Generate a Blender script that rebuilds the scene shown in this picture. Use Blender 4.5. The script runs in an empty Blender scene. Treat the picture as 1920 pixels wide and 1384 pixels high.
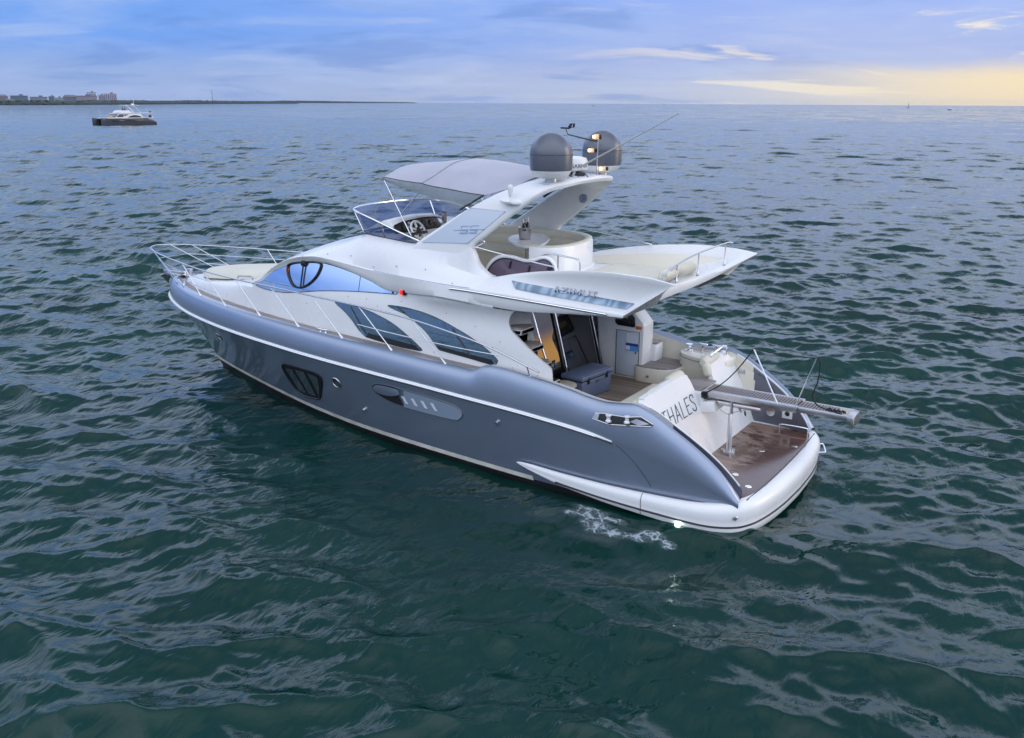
import bpy, bmesh, math, random
import numpy as np
from mathutils import Vector, Matrix, Euler
R = math.radians
rng = np.random.default_rng(7)
random.seed(7)
S = bpy.context.scene
C = S.collection

# ------------------------------------------------------------------ camera
cam_d = bpy.data.cameras.new("camera"); cam = bpy.data.objects.new("camera", cam_d); C.objects.link(cam)
CAM = np.array([-3.997, 14.990, 6.485]); YAW, PIT, ROL = -0.98903, 0.28011, 0.00512
fw = np.array([math.cos(YAW)*math.cos(PIT), math.sin(YAW)*math.cos(PIT), -math.sin(PIT)])
rt = np.array([math.sin(YAW), -math.cos(YAW), 0.0]); up = np.cross(rt, fw)
cr, sr = math.cos(ROL), math.sin(ROL)
r2 = rt*cr+up*sr; u2 = -rt*sr+up*cr
cam.matrix_world = Matrix(((r2[0], u2[0], -fw[0], CAM[0]), (r2[1], u2[1], -fw[1], CAM[1]), (r2[2], u2[2], -fw[2], CAM[2]), (0, 0, 0, 1)))
cam_d.sensor_width = 36.0; cam_d.lens = 1735.0/1920*36.0; cam_d.clip_end = 60000; cam_d.clip_start = 0.1
S.camera = cam

# ------------------------------------------------------------------ node helper
class NT:
    def __init__(s, tree): s.t = tree; s.n = tree.nodes; s.l = tree.links
    def node(s, typ, **kw):
        n = s.n.new(typ)
        for k, v in kw.items():
            if k.startswith('i_'): s.set(n, k[2:], v)
            else: setattr(n, k, v)
        return n
    def set(s, n, name, v):
        key = int(name) if name.isdigit() else name.replace('_', ' ')
        sock = n.inputs[key]
        if isinstance(v, bpy.types.NodeSocket): s.l.new(v, sock)
        elif isinstance(v, bpy.types.Node): s.l.new(v.outputs[0], sock)
        else: sock.default_value = v
    def math(s, op, a, b=None, c=None, clamp=False):
        n = s.n.new('ShaderNodeMath'); n.operation = op; n.use_clamp = clamp
        for i, v in enumerate((a, b, c)):
            if v is not None: s.set(n, str(i), v)
        return n.outputs[0]
    def mix(s, f, a, b, typ='MIX'):
        n = s.n.new('ShaderNodeMix'); n.data_type = 'RGBA'; n.blend_type = typ
        for i, v in ((0, f), (6, a), (7, b)):
            if isinstance(v, tuple) and len(v) == 3: v = (*v, 1)
            s.set(n, str(i), v)
        return n.outputs[2]
    def ramp(s, f, stops, interp='LINEAR'):
        n = s.n.new('ShaderNodeValToRGB'); s.set(n, 'Fac', f); cr_ = n.color_ramp; cr_.interpolation = interp
        while len(cr_.elements) < len(stops): cr_.elements.new(0.5)
        for e, (p, col) in zip(cr_.elements, stops):
            e.position = p; e.color = (*col, 1) if isinstance(col, tuple) else (col, col, col, 1)
        return n.outputs[0]
    def noise(s, vec, scale, detail=4, rough=0.5, dist=0.0):
        n = s.n.new('ShaderNodeTexNoise'); s.set(n, 'Vector', vec); s.set(n, 'Scale', scale); s.set(n, 'Detail', detail)
        s.set(n, 'Roughness', rough); s.set(n, 'Distortion', dist); return n.outputs[0]
    def comb(s, x, y, z):
        n = s.n.new('ShaderNodeCombineXYZ')
        for i, v in enumerate((x, y, z)): s.set(n, str(i), v)
        return n.outputs[0]
    def smooth(s, a, b, x):
        n = s.n.new('ShaderNodeMapRange'); n.interpolation_type = 'SMOOTHSTEP'
        s.set(n, '0', x); s.set(n, '1', a); s.set(n, '2', b); return n.outputs[0]

# ------------------------------------------------------------------ world: Nishita sky behind layered evening cloud
SUN_AZ, SUN_EL, GLOW_AZ = R(-141), R(12.0), R(-118)
W = bpy.data.worlds.new("World"); S.world = W; W.use_nodes = True
w = NT(W.node_tree); w.n.clear()
sky = w.node('ShaderNodeTexSky', sky_type='NISHITA', sun_disc=False, sun_elevation=SUN_EL, sun_rotation=R(90)-SUN_AZ, air_density=1.0, dust_density=2.0, ozone_density=2.0)
tc = w.node('ShaderNodeTexCoord'); sp = w.node('ShaderNodeSeparateXYZ'); w.set(sp, 'Vector', tc.outputs['Generated'])
dx, dy, dz = sp.outputs
zc = w.math('MAXIMUM', dz, 0.0)
hl = w.math('SQRT', w.math('ADD', w.math('ADD', w.math('MULTIPLY', dx, dx), w.math('MULTIPLY', dy, dy)), 1e-6))
ca = w.math('DIVIDE', w.math('ADD', w.math('MULTIPLY', dx, math.cos(GLOW_AZ)), w.math('MULTIPLY', dy, math.sin(GLOW_AZ))), hl)   # 1 towards the sun
# cloud-plane coordinates: the deck is a flat layer, so streaks flatten towards the horizon
k_ = w.math('DIVIDE', 1.0, w.math('ADD', zc, 0.15))
px_, py_ = w.math('MULTIPLY', dx, k_), w.math('MULTIPLY', dy, k_)
wa = R(-150)      # the way the streaks run
sx = w.math('ADD', w.math('MULTIPLY', px_, math.cos(wa)), w.math('MULTIPLY', py_, math.sin(wa)))
sy = w.math('SUBTRACT', w.math('MULTIPLY', py_, math.cos(wa)), w.math('MULTIPLY', px_, math.sin(wa)))
v1 = w.comb(w.math('MULTIPLY', sx, 0.85), sy, 0.0)
n1 = w.noise(v1, 1.05, 9, 0.58, 0.35)
n2 = w.noise(w.comb(w.math('MULTIPLY', sx, 0.7), sy, 3.7), 1.7, 9, 0.58, 0.4)
n3 = w.noise(w.comb(w.math('MULTIPLY', sx, 0.45), sy, 9.1), 2.3, 8, 0.6, 0.5)
toward = w.smooth(0.05, 0.85, ca)
# clear-ish blue deck by elevation
blue = w.ramp(zc, [(0.0, (.36, .48, .76)), (0.03, (.31, .45, .80)), (0.06, (.16, .37, .92)), (0.14, (.19, .40, .93)), (0.22, (.56, .80, 1.36)), (0.34, (1.16, 1.36, 1.80)), (0.48, (1.10, 1.30, 1.74)), (0.63, (.38, .47, .66)), (0.82, (.36, .44, .60)), (1.0, (.85, .92, 1.08))])
lav = w.ramp(zc, [(0.0, (.62, .65, .74)), (0.04, (.46, .54, .84)), (0.10, (.35, .48, .95)), (0.22, (.70, .88, 1.38)), (0.34, (1.24, 1.38, 1.76)), (0.48, (1.14, 1.3, 1.7)), (0.63, (.40, .48, .66)), (0.82, (.38, .45, .60)), (1.0, (.85, .92, 1.08))])
base = w.mix(toward, blue, lav)
base = w.mix(w.math('MULTIPLY', w.smooth(0.42, 0.68, n1), 0.50), base, (.46, .59, .92))
base = w.mix(w.math('MULTIPLY', w.smooth(0.50, 0.32, n2), 0.42), base, (.11, .25, .66))
base = w.mix(w.math('MULTIPLY', w.math('MULTIPLY', w.smooth(0.52, 0.70, n2), 0.35), w.smooth(0.30, 0.02, zc)), base, (.60, .68, .88))
# broken bright streaks, warm, mostly towards the sun
st = w.math('MULTIPLY', w.smooth(0.54, 0.66, n3), w.math('MULTIPLY', w.smooth(0.45, 0.80, ca), w.smooth(0.26, 0.05, zc)))
base = w.mix(w.math('MULTIPLY', st, 0.9), base, (1.05, .93, .74))
# warm clear strip along the horizon under the cloud deck
edge = w.math('ADD', zc, w.math('MULTIPLY', w.math('SUBTRACT', n2, 0.5), 0.030))
strip = w.math('MULTIPLY', w.smooth(0.046, 0.022, edge), w.smooth(0.58, 0.84, ca))
base = w.mix(w.math('MULTIPLY', strip, 0.95), base, w.mix(w.smooth(0.66, 0.86, ca), (.84, .80, .72), (1.0, .82, .53)))
# beyond the right edge of the view the strip burns orange round the sun
base = w.mix(w.math('MULTIPLY', w.smooth(0.90, 0.985, ca), w.smooth(0.055, 0.025, edge)), base, (3.4, 1.75, .50))
# the side behind the photographer is a brighter, evenly lit deck
cf = w.math('ADD', w.math('MULTIPLY', dx, math.cos(R(-57))), w.math('MULTIPLY', dy, math.sin(R(-57))))
back = w.math('MULTIPLY', w.smooth(0.35, -0.55, cf), w.smooth(-0.02, 0.35, zc))
base = w.mix(back, base, w.mix(n1, (1.38, 1.50, 1.78), (1.80, 1.92, 2.22)))
mixed = w.node('ShaderNodeMix', data_type='RGBA'); w.set(mixed, '0', 0.90); w.l.new(sky.outputs[0], mixed.inputs[6])
sc_ = w.node('ShaderNodeVectorMath', operation='SCALE'); w.set(sc_, '0', base); sc_.inputs['Scale'].default_value = 10.0
w.l.new(sc_.outputs[0], mixed.inputs[7])
bg = w.node('ShaderNodeBackground'); w.l.new(mixed.outputs[2], bg.inputs['Color']); bg.inputs['Strength'].default_value = 0.1
wo = w.node('ShaderNodeOutputWorld'); w.l.new(bg.outputs[0], wo.inputs[0])

# ------------------------------------------------------------------ sun: low, veiled by cloud
sd = bpy.data.lights.new("sun", 'SUN'); sd.energy = 0.55; sd.angle = R(26); sd.color = (1.0, .86, .68)
sun = bpy.data.objects.new("sun", sd); C.objects.link(sun)
sv = Vector((math.cos(SUN_AZ)*math.cos(SUN_EL), math.sin(SUN_AZ)*math.cos(SUN_EL), math.sin(SUN_EL)))
sun.rotation_euler = sv.to_track_quat('Z', 'Y').to_euler()
S.view_settings.view_transform = 'Standard'; S.view_settings.look = 'None'; S.view_settings.gamma = 1.0; S.view_settings.exposure = 0.08
S.cycles.max_bounces = 8; S.cycles.transparent_max_bounces = 12; S.cycles.caustics_reflective = False; S.cycles.caustics_refractive = False
S.cycles.use_denoising = True

# ------------------------------------------------------------------ materials
def mat(name, col, rough=0.4, metal=0.0, coat=0.0, spec=0.5, alpha=1.0, emit=None, es=0.0, vary=0.0, vscale=3.0, bump=0.0, bscale=40.0, sheen=0.0):
    m = bpy.data.materials.new(name); m.use_nodes = True; t = NT(m.node_tree); b = t.n['Principled BSDF']
    col = tuple(col)
    b.inputs['Base Color'].default_value = (*col, 1); b.inputs['Roughness'].default_value = rough; b.inputs['Metallic'].default_value = metal
    b.inputs['Coat Weight'].default_value = coat; b.inputs['Coat Roughness'].default_value = 0.06; b.inputs['Specular IOR Level'].default_value = spec; b.inputs['Alpha'].default_value = alpha
    b.inputs['Sheen Weight'].default_value = sheen
    if emit: b.inputs['Emission Color'].default_value = (*emit, 1); b.inputs['Emission Strength'].default_value = es
    if vary or bump:
        o = t.node('ShaderNodeTexCoord').outputs['Object']
        if vary:
            n = t.noise(o, vscale, 5, 0.6)
            t.set(b, 'Base Color', t.mix(t.smooth(0.3, 0.7, n), tuple(c*(1-vary) for c in col), tuple(min(1, c*(1+vary)) for c in col)))
            t.set(b, 'Roughness', t.math('ADD', rough-0.06, t.math('MULTIPLY', t.noise(o, vscale*2.3, 4), 0.12)))
        if bump:
            bn = t.node('ShaderNodeBump'); bn.inputs['Strength'].default_value = bump; bn.inputs['Distance'].default_value = 0.02
            t.set(bn, 'Height', t.noise(o, bscale, 3)); t.l.new(bn.outputs[0], b.inputs['Normal'])
    return m
def teak(name, c1, c2, wet=0.0, plank=0.07, gloss=0.55):
    m = bpy.data.materials.new(name); m.use_nodes = True; t = NT(m.node_tree); b = t.n['Principled BSDF']
    o = t.node('ShaderNodeTexCoord').outputs['Object']; s3 = t.node('ShaderNodeSeparateXYZ'); t.set(s3, 'Vector', o)
    q = t.math('DIVIDE', s3.outputs[1], plank); fr = t.math('FRACT', q); idn = t.math('FLOOR', q)
    seam = t.math('LESS_THAN', fr, 0.13)
    wn = t.node('ShaderNodeTexWhiteNoise', noise_dimensions='1D'); t.set(wn, 'W', idn)
    grain = t.noise(t.comb(t.math('MULTIPLY', s3.outputs[0], 1.2), t.math('MULTIPLY', s3.outputs[1], 26.0), 0.0), 2.2, 5, 0.6)
    f = t.math('ADD', t.math('MULTIPLY', grain, 0.7), t.math('MULTIPLY', wn.outputs[0], 0.3))
    col = t.mix(t.smooth(0.25, 0.75, f), c1, c2)
    rg = gloss
    if wet:   # water lying on the planks soaks in along the grain
        wv = t.comb(t.math('MULTIPLY', s3.outputs[0], 1.0), t.math('MULTIPLY', s3.outputs[1], 1.7), 0.0)
        wn2 = t.noise(wv, 1.35, 5, 0.62, 0.4)
        gr2 = t.noise(t.comb(t.math('MULTIPLY', s3.outputs[0], 1.5), t.math('MULTIPLY', s3.outputs[1], 14.0), 4.0), 2.0, 3)
        wm = t.smooth(0.47, 0.60, t.math('ADD', wn2, t.math('MULTIPLY', t.math('SUBTRACT', gr2, 0.5), 0.22)))
        if wet > 1: wm = t.math('MAXIMUM', wm, t.math('MULTIPLY', t.smooth(0.98, 0.62, t.math('ADD', s3.outputs[0], t.math('ADD', t.math('MULTIPLY', t.math('SUBTRACT', gr2, 0.5), 0.8), t.math('MULTIPLY', t.math('SUBTRACT', wn2, 0.5), 1.2)))), 0.9))
        else: wm = t.smooth(0.60, 0.66, t.math('ADD', wn2, t.math('MULTIPLY', t.math('SUBTRACT', gr2, 0.5), 0.16)))
        col = t.mix(wm, col, t.mix(grain, (.060, .024, .017), (.115, .052, .036)))
        rg = t.math('SUBTRACT', gloss, t.math('MULTIPLY', wm, 0.30))
    col = t.mix(t.math('MULTIPLY', seam, 0.8), col, (.02, .018, .017))
    t.set(b, 'Base Color', col); t.set(b, 'Roughness', rg)
    return m
M = {}
M['white'] = mat('white_gelcoat', (.79, .79, .79), .28, coat=.12, spec=.4, vary=.006, vscale=.8)
M['cream'] = mat('cream_gelcoat', (.74, .70, .60), .32, coat=.2, vary=.02, vscale=.9)
M['panel'] = mat('pale_grey_gelcoat', (.56, .62, .71), .22, coat=.4)
M['black'] = mat('black_plastic', (.012, .012, .014), .4)
M['dark'] = mat('dark_grey_plastic', (.035, .036, .04), .5)
M['bottom'] = mat('black_bottom_paint', (.006, .007, .008), .5, vary=.3)
M['chrome'] = mat('polished_steel', (.80, .80, .82), .14, 1.0)
M['steel'] = mat('brushed_steel', (.55, .54, .55), .30, 1.0, vary=.06, vscale=9)
M['cushion'] = mat('cream_vinyl', (.66, .63, .52), .55, vary=.04, vscale=2, bump=.08, bscale=9)
M['canvas'] = mat('grey_canvas', (.41, .41, .47), .85, vary=.06, vscale=1.4, bump=.6, bscale=3.2, sheen=.15)
M['flap'] = mat('grey_mesh_canvas', (.22, .25, .28), .8, alpha=.88, vary=.08)
M['dome'] = mat('grey_dome_paint', (.115, .125, .155), .36, .25, coat=.3, vary=.04)
M['teak_deck'] = teak('weathered_teak', (.21, .185, .175), (.34, .305, .29))
M['teak_cockpit'] = teak('cockpit_teak', (.16, .115, .085), (.30, .235, .185), wet=1)
M['teak_platform'] = teak('platform_teak', (.19, .12, .095), (.35, .255, .215), wet=2, gloss=.40)
M['cooler'] = mat('blue_grey_plastic', (.105, .135, .22), .5, vary=.12, vscale=2.5, bump=.1, bscale=60)
M['orange'] = mat('orange_lens', (.80, .17, .02), .3)
M['red'] = mat('red_lit_lens', (.7, .02, .01), .3, emit=(1, .03, .01), es=.9)
M['warm'] = mat('warm_lit_lamp', (.9, .7, .4), .3, emit=(1, .66, .28), es=4.0)
M['lamp_case'] = mat('clear_lamp_case', (.75, .55, .32), .2, emit=(1, .6, .28), es=.2)
M['uwlamp'] = mat('lit_underwater_lamp', (.9, 1, .95), .3, emit=(.75, 1.0, .88), es=9.0)
M['rope'] = mat('black_rope', (.015, .015, .017), .8)
M['cable'] = mat('grey_cable', (.42, .42, .42), .6)
M['purple'] = mat('smoked_purple_acrylic', (.15, .11, .16), .08, alpha=.80)
M['tint'] = mat('blue_tinted_acrylic', (.06, .11, .29), .04, alpha=.64)
M['glass_dark'] = mat('tinted_side_glass', (.15, .24, .33), .03, .8, spec=.8)
M['glass_blue'] = mat('blue_mirror_glass', (.48, .60, .80), .03, .92)
M['glass_door'] = mat('smoked_door_glass', (.10, .10, .105), .012, .92, spec=.5)
M['glass_hull'] = mat('hull_window_glass', (.10, .14, .15), .04, .5)
M['grey_panel'] = mat('grey_metallic_panel', (.12, .13, .16), .32, .35, coat=.5)
M['vent'] = mat('pale_blue_grey_metal', (.29, .36, .45), .34, .15)
M['rail'] = mat('rail_steel', (.63, .64, .67), .22, 1.0)
M['stained'] = mat('stained_white_gelcoat', (.66, .64, .56), .4, vary=.18, vscale=2.2)
M['vent_light'] = mat('pale_vent_slot', (.72, .78, .86), .4)
M['letter'] = mat('dark_steel_lettering', (.10, .11, .13), .22, .85)
M['letter_blue'] = mat('blue_grey_lettering', (.27, .36, .55), .4)
M['letter_chrome'] = mat('chrome_lettering', (.28, .31, .38), .15, 1.0)
M['bottle'] = mat('bottle_foil', (.80, .80, .80), .25, .2)
M['bottle_dark'] = mat('dark_bottle_glass', (.012, .02, .014), .06)
M['sticker_white'] = mat('white_sticker', (.74, .78, .86), .5)
M['sticker_navy'] = mat('navy_sticker', (.02, .07, .28), .4)
M['sticker_blue'] = mat('blue_sticker', (.12, .34, .75), .4)
M['yellow'] = mat('yellow_label', (.62, .45, .10), .5)
M['towel'] = mat('dark_towel', (.07, .065, .085), .9, bump=.5, bscale=14)
M['mushroom'] = mat('white_plastic', (.78, .78, .78), .35)
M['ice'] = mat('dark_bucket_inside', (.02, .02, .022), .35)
M['beige'] = mat('beige_leatherette', (.40, .36, .30), .5, vary=.05)
# grey metallic hull paint, faintly mottled with flake and road-film of salt
def hull_paint():
    m = bpy.data.materials.new('grey_metallic_hull_paint'); m.use_nodes = True; t = NT(m.node_tree); b = t.n['Principled BSDF']
    o = t.node('ShaderNodeTexCoord').outputs['Object']
    n = t.noise(o, 1.1, 4, .55); fl = t.noise(o, 260, 2)
    col = t.mix(t.smooth(.3, .7, n), (.235, .287, .385), (.252, .303, .402))
    col = t.mix(t.math('MULTIPLY', t.smooth(.55, .8, fl), .25), col, (.30, .34, .43))
    t.set(b, 'Base Color', col); b.inputs['Metallic'].default_value = .6
    t.set(b, 'Roughness', t.math('ADD', .27, t.math('MULTIPLY', n, .08)))
    b.inputs['Coat Weight'].default_value = 1.0; b.inputs['Coat Roughness'].default_value = .07
    return m
M['hull'] = hull_paint()
def wavy():   # steel inlay; its mirrored ripples are painted in as colour bands
    m = bpy.data.materials.new('painted_ripple_inlay'); m.use_nodes = True; t = NT(m.node_tree); b = t.n['Principled BSDF']
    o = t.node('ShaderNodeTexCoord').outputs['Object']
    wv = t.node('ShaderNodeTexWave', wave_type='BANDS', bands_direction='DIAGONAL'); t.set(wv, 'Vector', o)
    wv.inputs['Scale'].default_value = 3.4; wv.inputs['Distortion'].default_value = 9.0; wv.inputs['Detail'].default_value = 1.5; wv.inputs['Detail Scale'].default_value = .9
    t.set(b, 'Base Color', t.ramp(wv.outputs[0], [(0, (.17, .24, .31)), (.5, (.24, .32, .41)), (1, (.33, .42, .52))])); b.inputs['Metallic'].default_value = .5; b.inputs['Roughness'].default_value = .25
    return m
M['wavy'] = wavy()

# ------------------------------------------------------------------ mesh helpers
def crom(P, n=6, closed=False):
    P = np.asarray(P, float)
    if len(P) < 3 and not closed: return P
    N = len(P); out = []
    for i in range(N if closed else N-1):
        if closed: a, b, c, d = P[(i-1) % N], P[i], P[(i+1) % N], P[(i+2) % N]
        else: a, b, c, d = P[max(i-1, 0)], P[i], P[i+1], P[min(i+2, N-1)]
        for k in range(n):
            t = k/n; out.append(.5*((2*b)+(c-a)*t+(2*a-5*b+4*c-d)*t*t+(3*b-a-3*c+d)*t**3))
    if not closed: out.append(P[-1])
    return np.array(out)
class MB:
    def __init__(s): s.v = []; s.f = []
    def add(s, v, f):
        o = len(s.v); s.v += [tuple(map(float, p)) for p in v]; s.f += [tuple(i+o for i in q) for q in f]; return s
    def grid(s, A, cu=False, cv=False):
        A = np.asarray(A, float); nu, nv = A.shape[:2]; f = []
        for i in range(nu if cu else nu-1):
            for j in range(nv if cv else nv-1):
                i2, j2 = (i+1) % nu, (j+1) % nv
                f.append((i*nv+j, i2*nv+j, i2*nv+j2, i*nv+j2))
        return s.add(A.reshape(-1, 3), f)
    def tube(s, path, r, n=10, closed=False, ry=None):
        P = np.asarray(path, float); N = len(P); r = np.broadcast_to(np.asarray(r, float), (N,)); rings = []
        T = np.gradient(P, axis=0) if not closed else np.roll(P, -1, 0)-np.roll(P, 1, 0)
        T /= np.linalg.norm(T, axis=1, keepdims=True)+1e-12
        u = np.cross(T[0], (0, 0, 1.0))
        if np.linalg.norm(u) < .1: u = np.cross(T[0], (1.0, 0, 0))
        for i in range(N):
            u = u-T[i]*(u@T[i]); u /= np.linalg.norm(u)+1e-12; v = np.cross(T[i], u)
            a = np.linspace(0, 2*np.pi, n, endpoint=False)[:, None]
            rings.append(P[i]+r[i]*np.cos(a)*u+(ry if ry else r[i])*np.sin(a)*v)
        A = np.array(rings); s.grid(A, cu=closed, cv=True)
        if not closed:
            b = len(s.v)-N*n; s.f.append(tuple(b+k for k in range(n))); s.f.append(tuple(b+(N-1)*n+k for k in range(n)))
        return s
    def box(s, c, size, rot=None, bev=0.0, seg=2):
        bm = bmesh.new(); bmesh.ops.create_cube(bm, size=1.0); bmesh.ops.scale(bm, vec=Vector(size), verts=bm.verts)
        if bev: bmesh.ops.bevel(bm, geom=list(bm.edges), offset=min(bev, min(size)*.48), segments=seg, profile=.5, affect='EDGES')
        if rot is not None: bmesh.ops.rotate(bm, matrix=rot if isinstance(rot, Matrix) else Euler(rot).to_matrix(), verts=bm.verts)
        bmesh.ops.translate(bm, vec=Vector(c), verts=bm.verts); return s.bm(bm)
    def bm(s, bm):
        bm.verts.index_update(); s.add([v.co for v in bm.verts], [[v.index for v in f.verts] for f in bm.faces]); bm.free(); return s
    def lathe(s, prof, c, n=32, axis='z', rot=None):
        prof = np.asarray(prof, float); a = np.linspace(0, 2*np.pi, n, endpoint=False); A = []
        for r, h in prof:
            p = np.stack([r*np.cos(a), r*np.sin(a), np.full(n, h)], 1)
            if axis == 'x': p = p[:, [2, 0, 1]]
            if axis == 'y': p = p[:, [0, 2, 1]]
            if rot is not None: p = p@np.array(Euler(rot).to_matrix()).T
            A.append(p+np.asarray(c, float))
        s.grid(np.array(A), cv=True)
        b = len(s.v)-len(prof)*n
        if prof[0][0] > 1e-5: s.f.append(tuple(b+k for k in range(n)))
        if prof[-1][0] > 1e-5: s.f.append(tuple(b+(len(prof)-1)*n+k for k in range(n)))
        return s
    def prism(s, poly, ext, bev=0.0):          # polygon of 3-D points extruded along ext
        bm = bmesh.new(); vs = [bm.verts.new(p) for p in poly]; f = bm.faces.new(vs)
        r = bmesh.ops.extrude_face_region(bm, geom=[f]); bmesh.ops.translate(bm, vec=Vector(ext), verts=[e for e in r['geom'] if isinstance(e, bmesh.types.BMVert)])
        if bev: bmesh.ops.bevel(bm, geom=list(bm.edges), offset=bev, segments=2, profile=.5, affect='EDGES')
        bmesh.ops.triangulate(bm, faces=[f for f in bm.faces if len(f.verts) > 4]); return s.bm(bm)
    def patch(s, poly, surf, off=.006, cell=.12, skirt=.03):    # polygon in (a, b) laid on surf(a, b) -> points, normals
        poly = np.asarray(poly, float); lo = poly.min(0); hi = poly.max(0); bm = bmesh.new(); cache = {}
        def clip(P, ax, val, keep_gt):
            o = []
            for i in range(len(P)):
                p, q = P[i], P[(i+1) % len(P)]; ip = (p[ax] >= val) if keep_gt else (p[ax] <= val); iq = (q[ax] >= val) if keep_gt else (q[ax] <= val)
                if ip: o.append(p)
                if ip != iq: t = (val-p[ax])/(q[ax]-p[ax]); o.append(p+(q-p)*t)
            return o
        na = max(1, int((hi[0]-lo[0])/cell)); nb = max(1, int((hi[1]-lo[1])/cell)); ea = np.linspace(lo[0], hi[0], na+1); eb = np.linspace(lo[1], hi[1], nb+1)
        for i in range(na):
            col = clip(clip(list(poly), 0, ea[i], True), 0, ea[i+1], False)
            if len(col) < 3: continue
            for j in range(nb):
                q = clip(clip(col, 1, eb[j], True), 1, eb[j+1], False)
                if len(q) < 3: continue
                vs = []
                for p in q:
                    key = (round(p[0], 4), round(p[1], 4))
                    if key not in cache:
                        X, Nn = surf(p[0], p[1]); cache[key] = bm.verts.new(X+Nn*off)
                    if cache[key] not in vs: vs.append(cache[key])
                if len(vs) >= 3:
                    try: bm.faces.new(vs)
                    except ValueError: pass
        return s.bm(bm)
    def mirror(s):
        n = len(s.v); v2 = [(x, -y, z) for x, y, z in s.v]; f2 = [tuple(reversed([i+n for i in q])) for q in s.f]
        s.v += v2; s.f += f2; return s
    def xf(s, loc=(0, 0, 0), rz=0.0):
        c, d = math.cos(rz), math.sin(rz); s.v = [(x*c-y*d+loc[0], x*d+y*c+loc[1], z+loc[2]) for x, y, z in s.v]; return s
    def build(s, name, m, parent=None, label=None, ang=38, weld=1e-4, kind=None):
        me = bpy.data.meshes.new(name); me.from_pydata(s.v, [], s.f)
        bm = bmesh.new(); bm.from_mesh(me)
        if weld: bmesh.ops.remove_doubles(bm, verts=bm.verts, dist=weld)
        bmesh.ops.dissolve_degenerate(bm, edges=bm.edges, dist=1e-6)
        bmesh.ops.recalc_face_normals(bm, faces=bm.faces)
        lim = math.radians(ang)
        for e in bm.edges:
            e.smooth = not (len(e.link_faces) == 2 and e.calc_face_angle(0) > lim)
        for f in bm.faces: f.smooth = True
        bm.to_mesh(me); bm.free(); me.materials.append(M[m] if isinstance(m, str) else m)
        o = bpy.data.objects.new(name, me); C.objects.link(o)
        if parent: o.parent = parent
        if label: o['label'] = label
        if kind: o['kind'] = kind
        return o
def tag(o, label=None, cat=None, group=None, kind=None):
    if label: o['label'] = label
    if cat: o['category'] = cat
    if group: o['group'] = group
    if kind: o['kind'] = kind
    return o
def empty(name, loc=(0, 0, 0)):
    o = bpy.data.objects.new(name, None); o.location = loc; C.objects.link(o); o.empty_display_size = .3; return o
def ysurf(F, sgn=1.0):          # surface given as y = F(x, z)
    def s(a, b):
        e = .01; y = float(F(a, b)); n = np.array([-(float(F(a+e, b))-float(F(a-e, b)))/(2*e), 1.0, -(float(F(a, b+e))-float(F(a, b-e)))/(2*e)])
        return np.array([a, y, b]), n/np.linalg.norm(n)
    return s
def edge_tube(mb, poly, surf, r, off=.004, n=6):
    pts = np.array([surf(a, b)[0]+surf(a, b)[1]*off for a, b in poly]); mb.tube(pts, r, n, closed=True); return mb
def stroke_letters(word, adv=.62):   # thin capital letters as polylines, unit height
    L = {'T': ([[(0, 1), (.42, 1)], [(.21, 1), (.21, 0)]], .42), 'H': ([[(0, 0), (0, 1)], [(.40, 0), (.40, 1)], [(0, .52), (.40, .52)]], .40), 'A': ([[(0, 0), (.22, 1), (.44, 0)], [(.08, .34), (.36, .34)]], .44),
         'L': ([[(0, 1), (0, 0), (.34, 0)]], .34), 'E': ([[(.34, 1), (0, 1), (0, 0), (.34, 0)], [(0, .52), (.28, .52)]], .34), 'S': ([[(.36, .80), (.34, .93), (.24, 1), (.12, 1), (.02, .92), (.01, .76), (.08, .62), (.28, .44), (.36, .28), (.35, .1), (.26, 0), (.12, 0), (.02, .08), (0, .2)]], .36),
         '5': ([[(.5, 1), (0, 1), (0, .55), (.5, .55), (.5, 0), (0, 0)]], .5), 'Z': ([[(0, 1), (.62, 1), (0, 0), (.62, 0)]], .62), 'I': ([[(0, 0), (0, 1)]], .05), 'M': ([[(0, 0), (0, 1), (.36, .35), (.72, 1), (.72, 0)]], .72), 'U': ([[(0, 1), (0, .12), (.1, 0), (.5, 0), (.6, .12), (.6, 1)]], .6)}
    x = 0; out = []
    for ch in word:
        st_, wd = L[ch]; out += [[(p[0]+x, p[1]) for p in q] for q in st_]; x += wd+adv*.4
    return out, x-adv*.4
def ribbon(mb, pts, nrm, wdt, th):   # flat stroke along 3-D pts, facing nrm
    pts = np.asarray(pts, float); nrm = np.asarray(nrm, float)
    for a, b in zip(pts[:-1], pts[1:]):
        d = b-a; Ln = np.linalg.norm(d); d /= Ln; s_ = np.cross(d, nrm); s_ /= np.linalg.norm(s_)
        a2, b2 = a-d*wdt*.5, b+d*wdt*.5; q = [a2+s_*wdt/2, b2+s_*wdt/2, b2-s_*wdt/2, a2-s_*wdt/2]
        v = [p+nrm*th for p in q]+[p-nrm*.004 for p in q]
        mb.add(v, [(0, 1, 2, 3), (0, 4, 5, 1), (1, 5, 6, 2), (2, 6, 7, 3), (3, 7, 4, 0)])
import numpy as np
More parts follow.
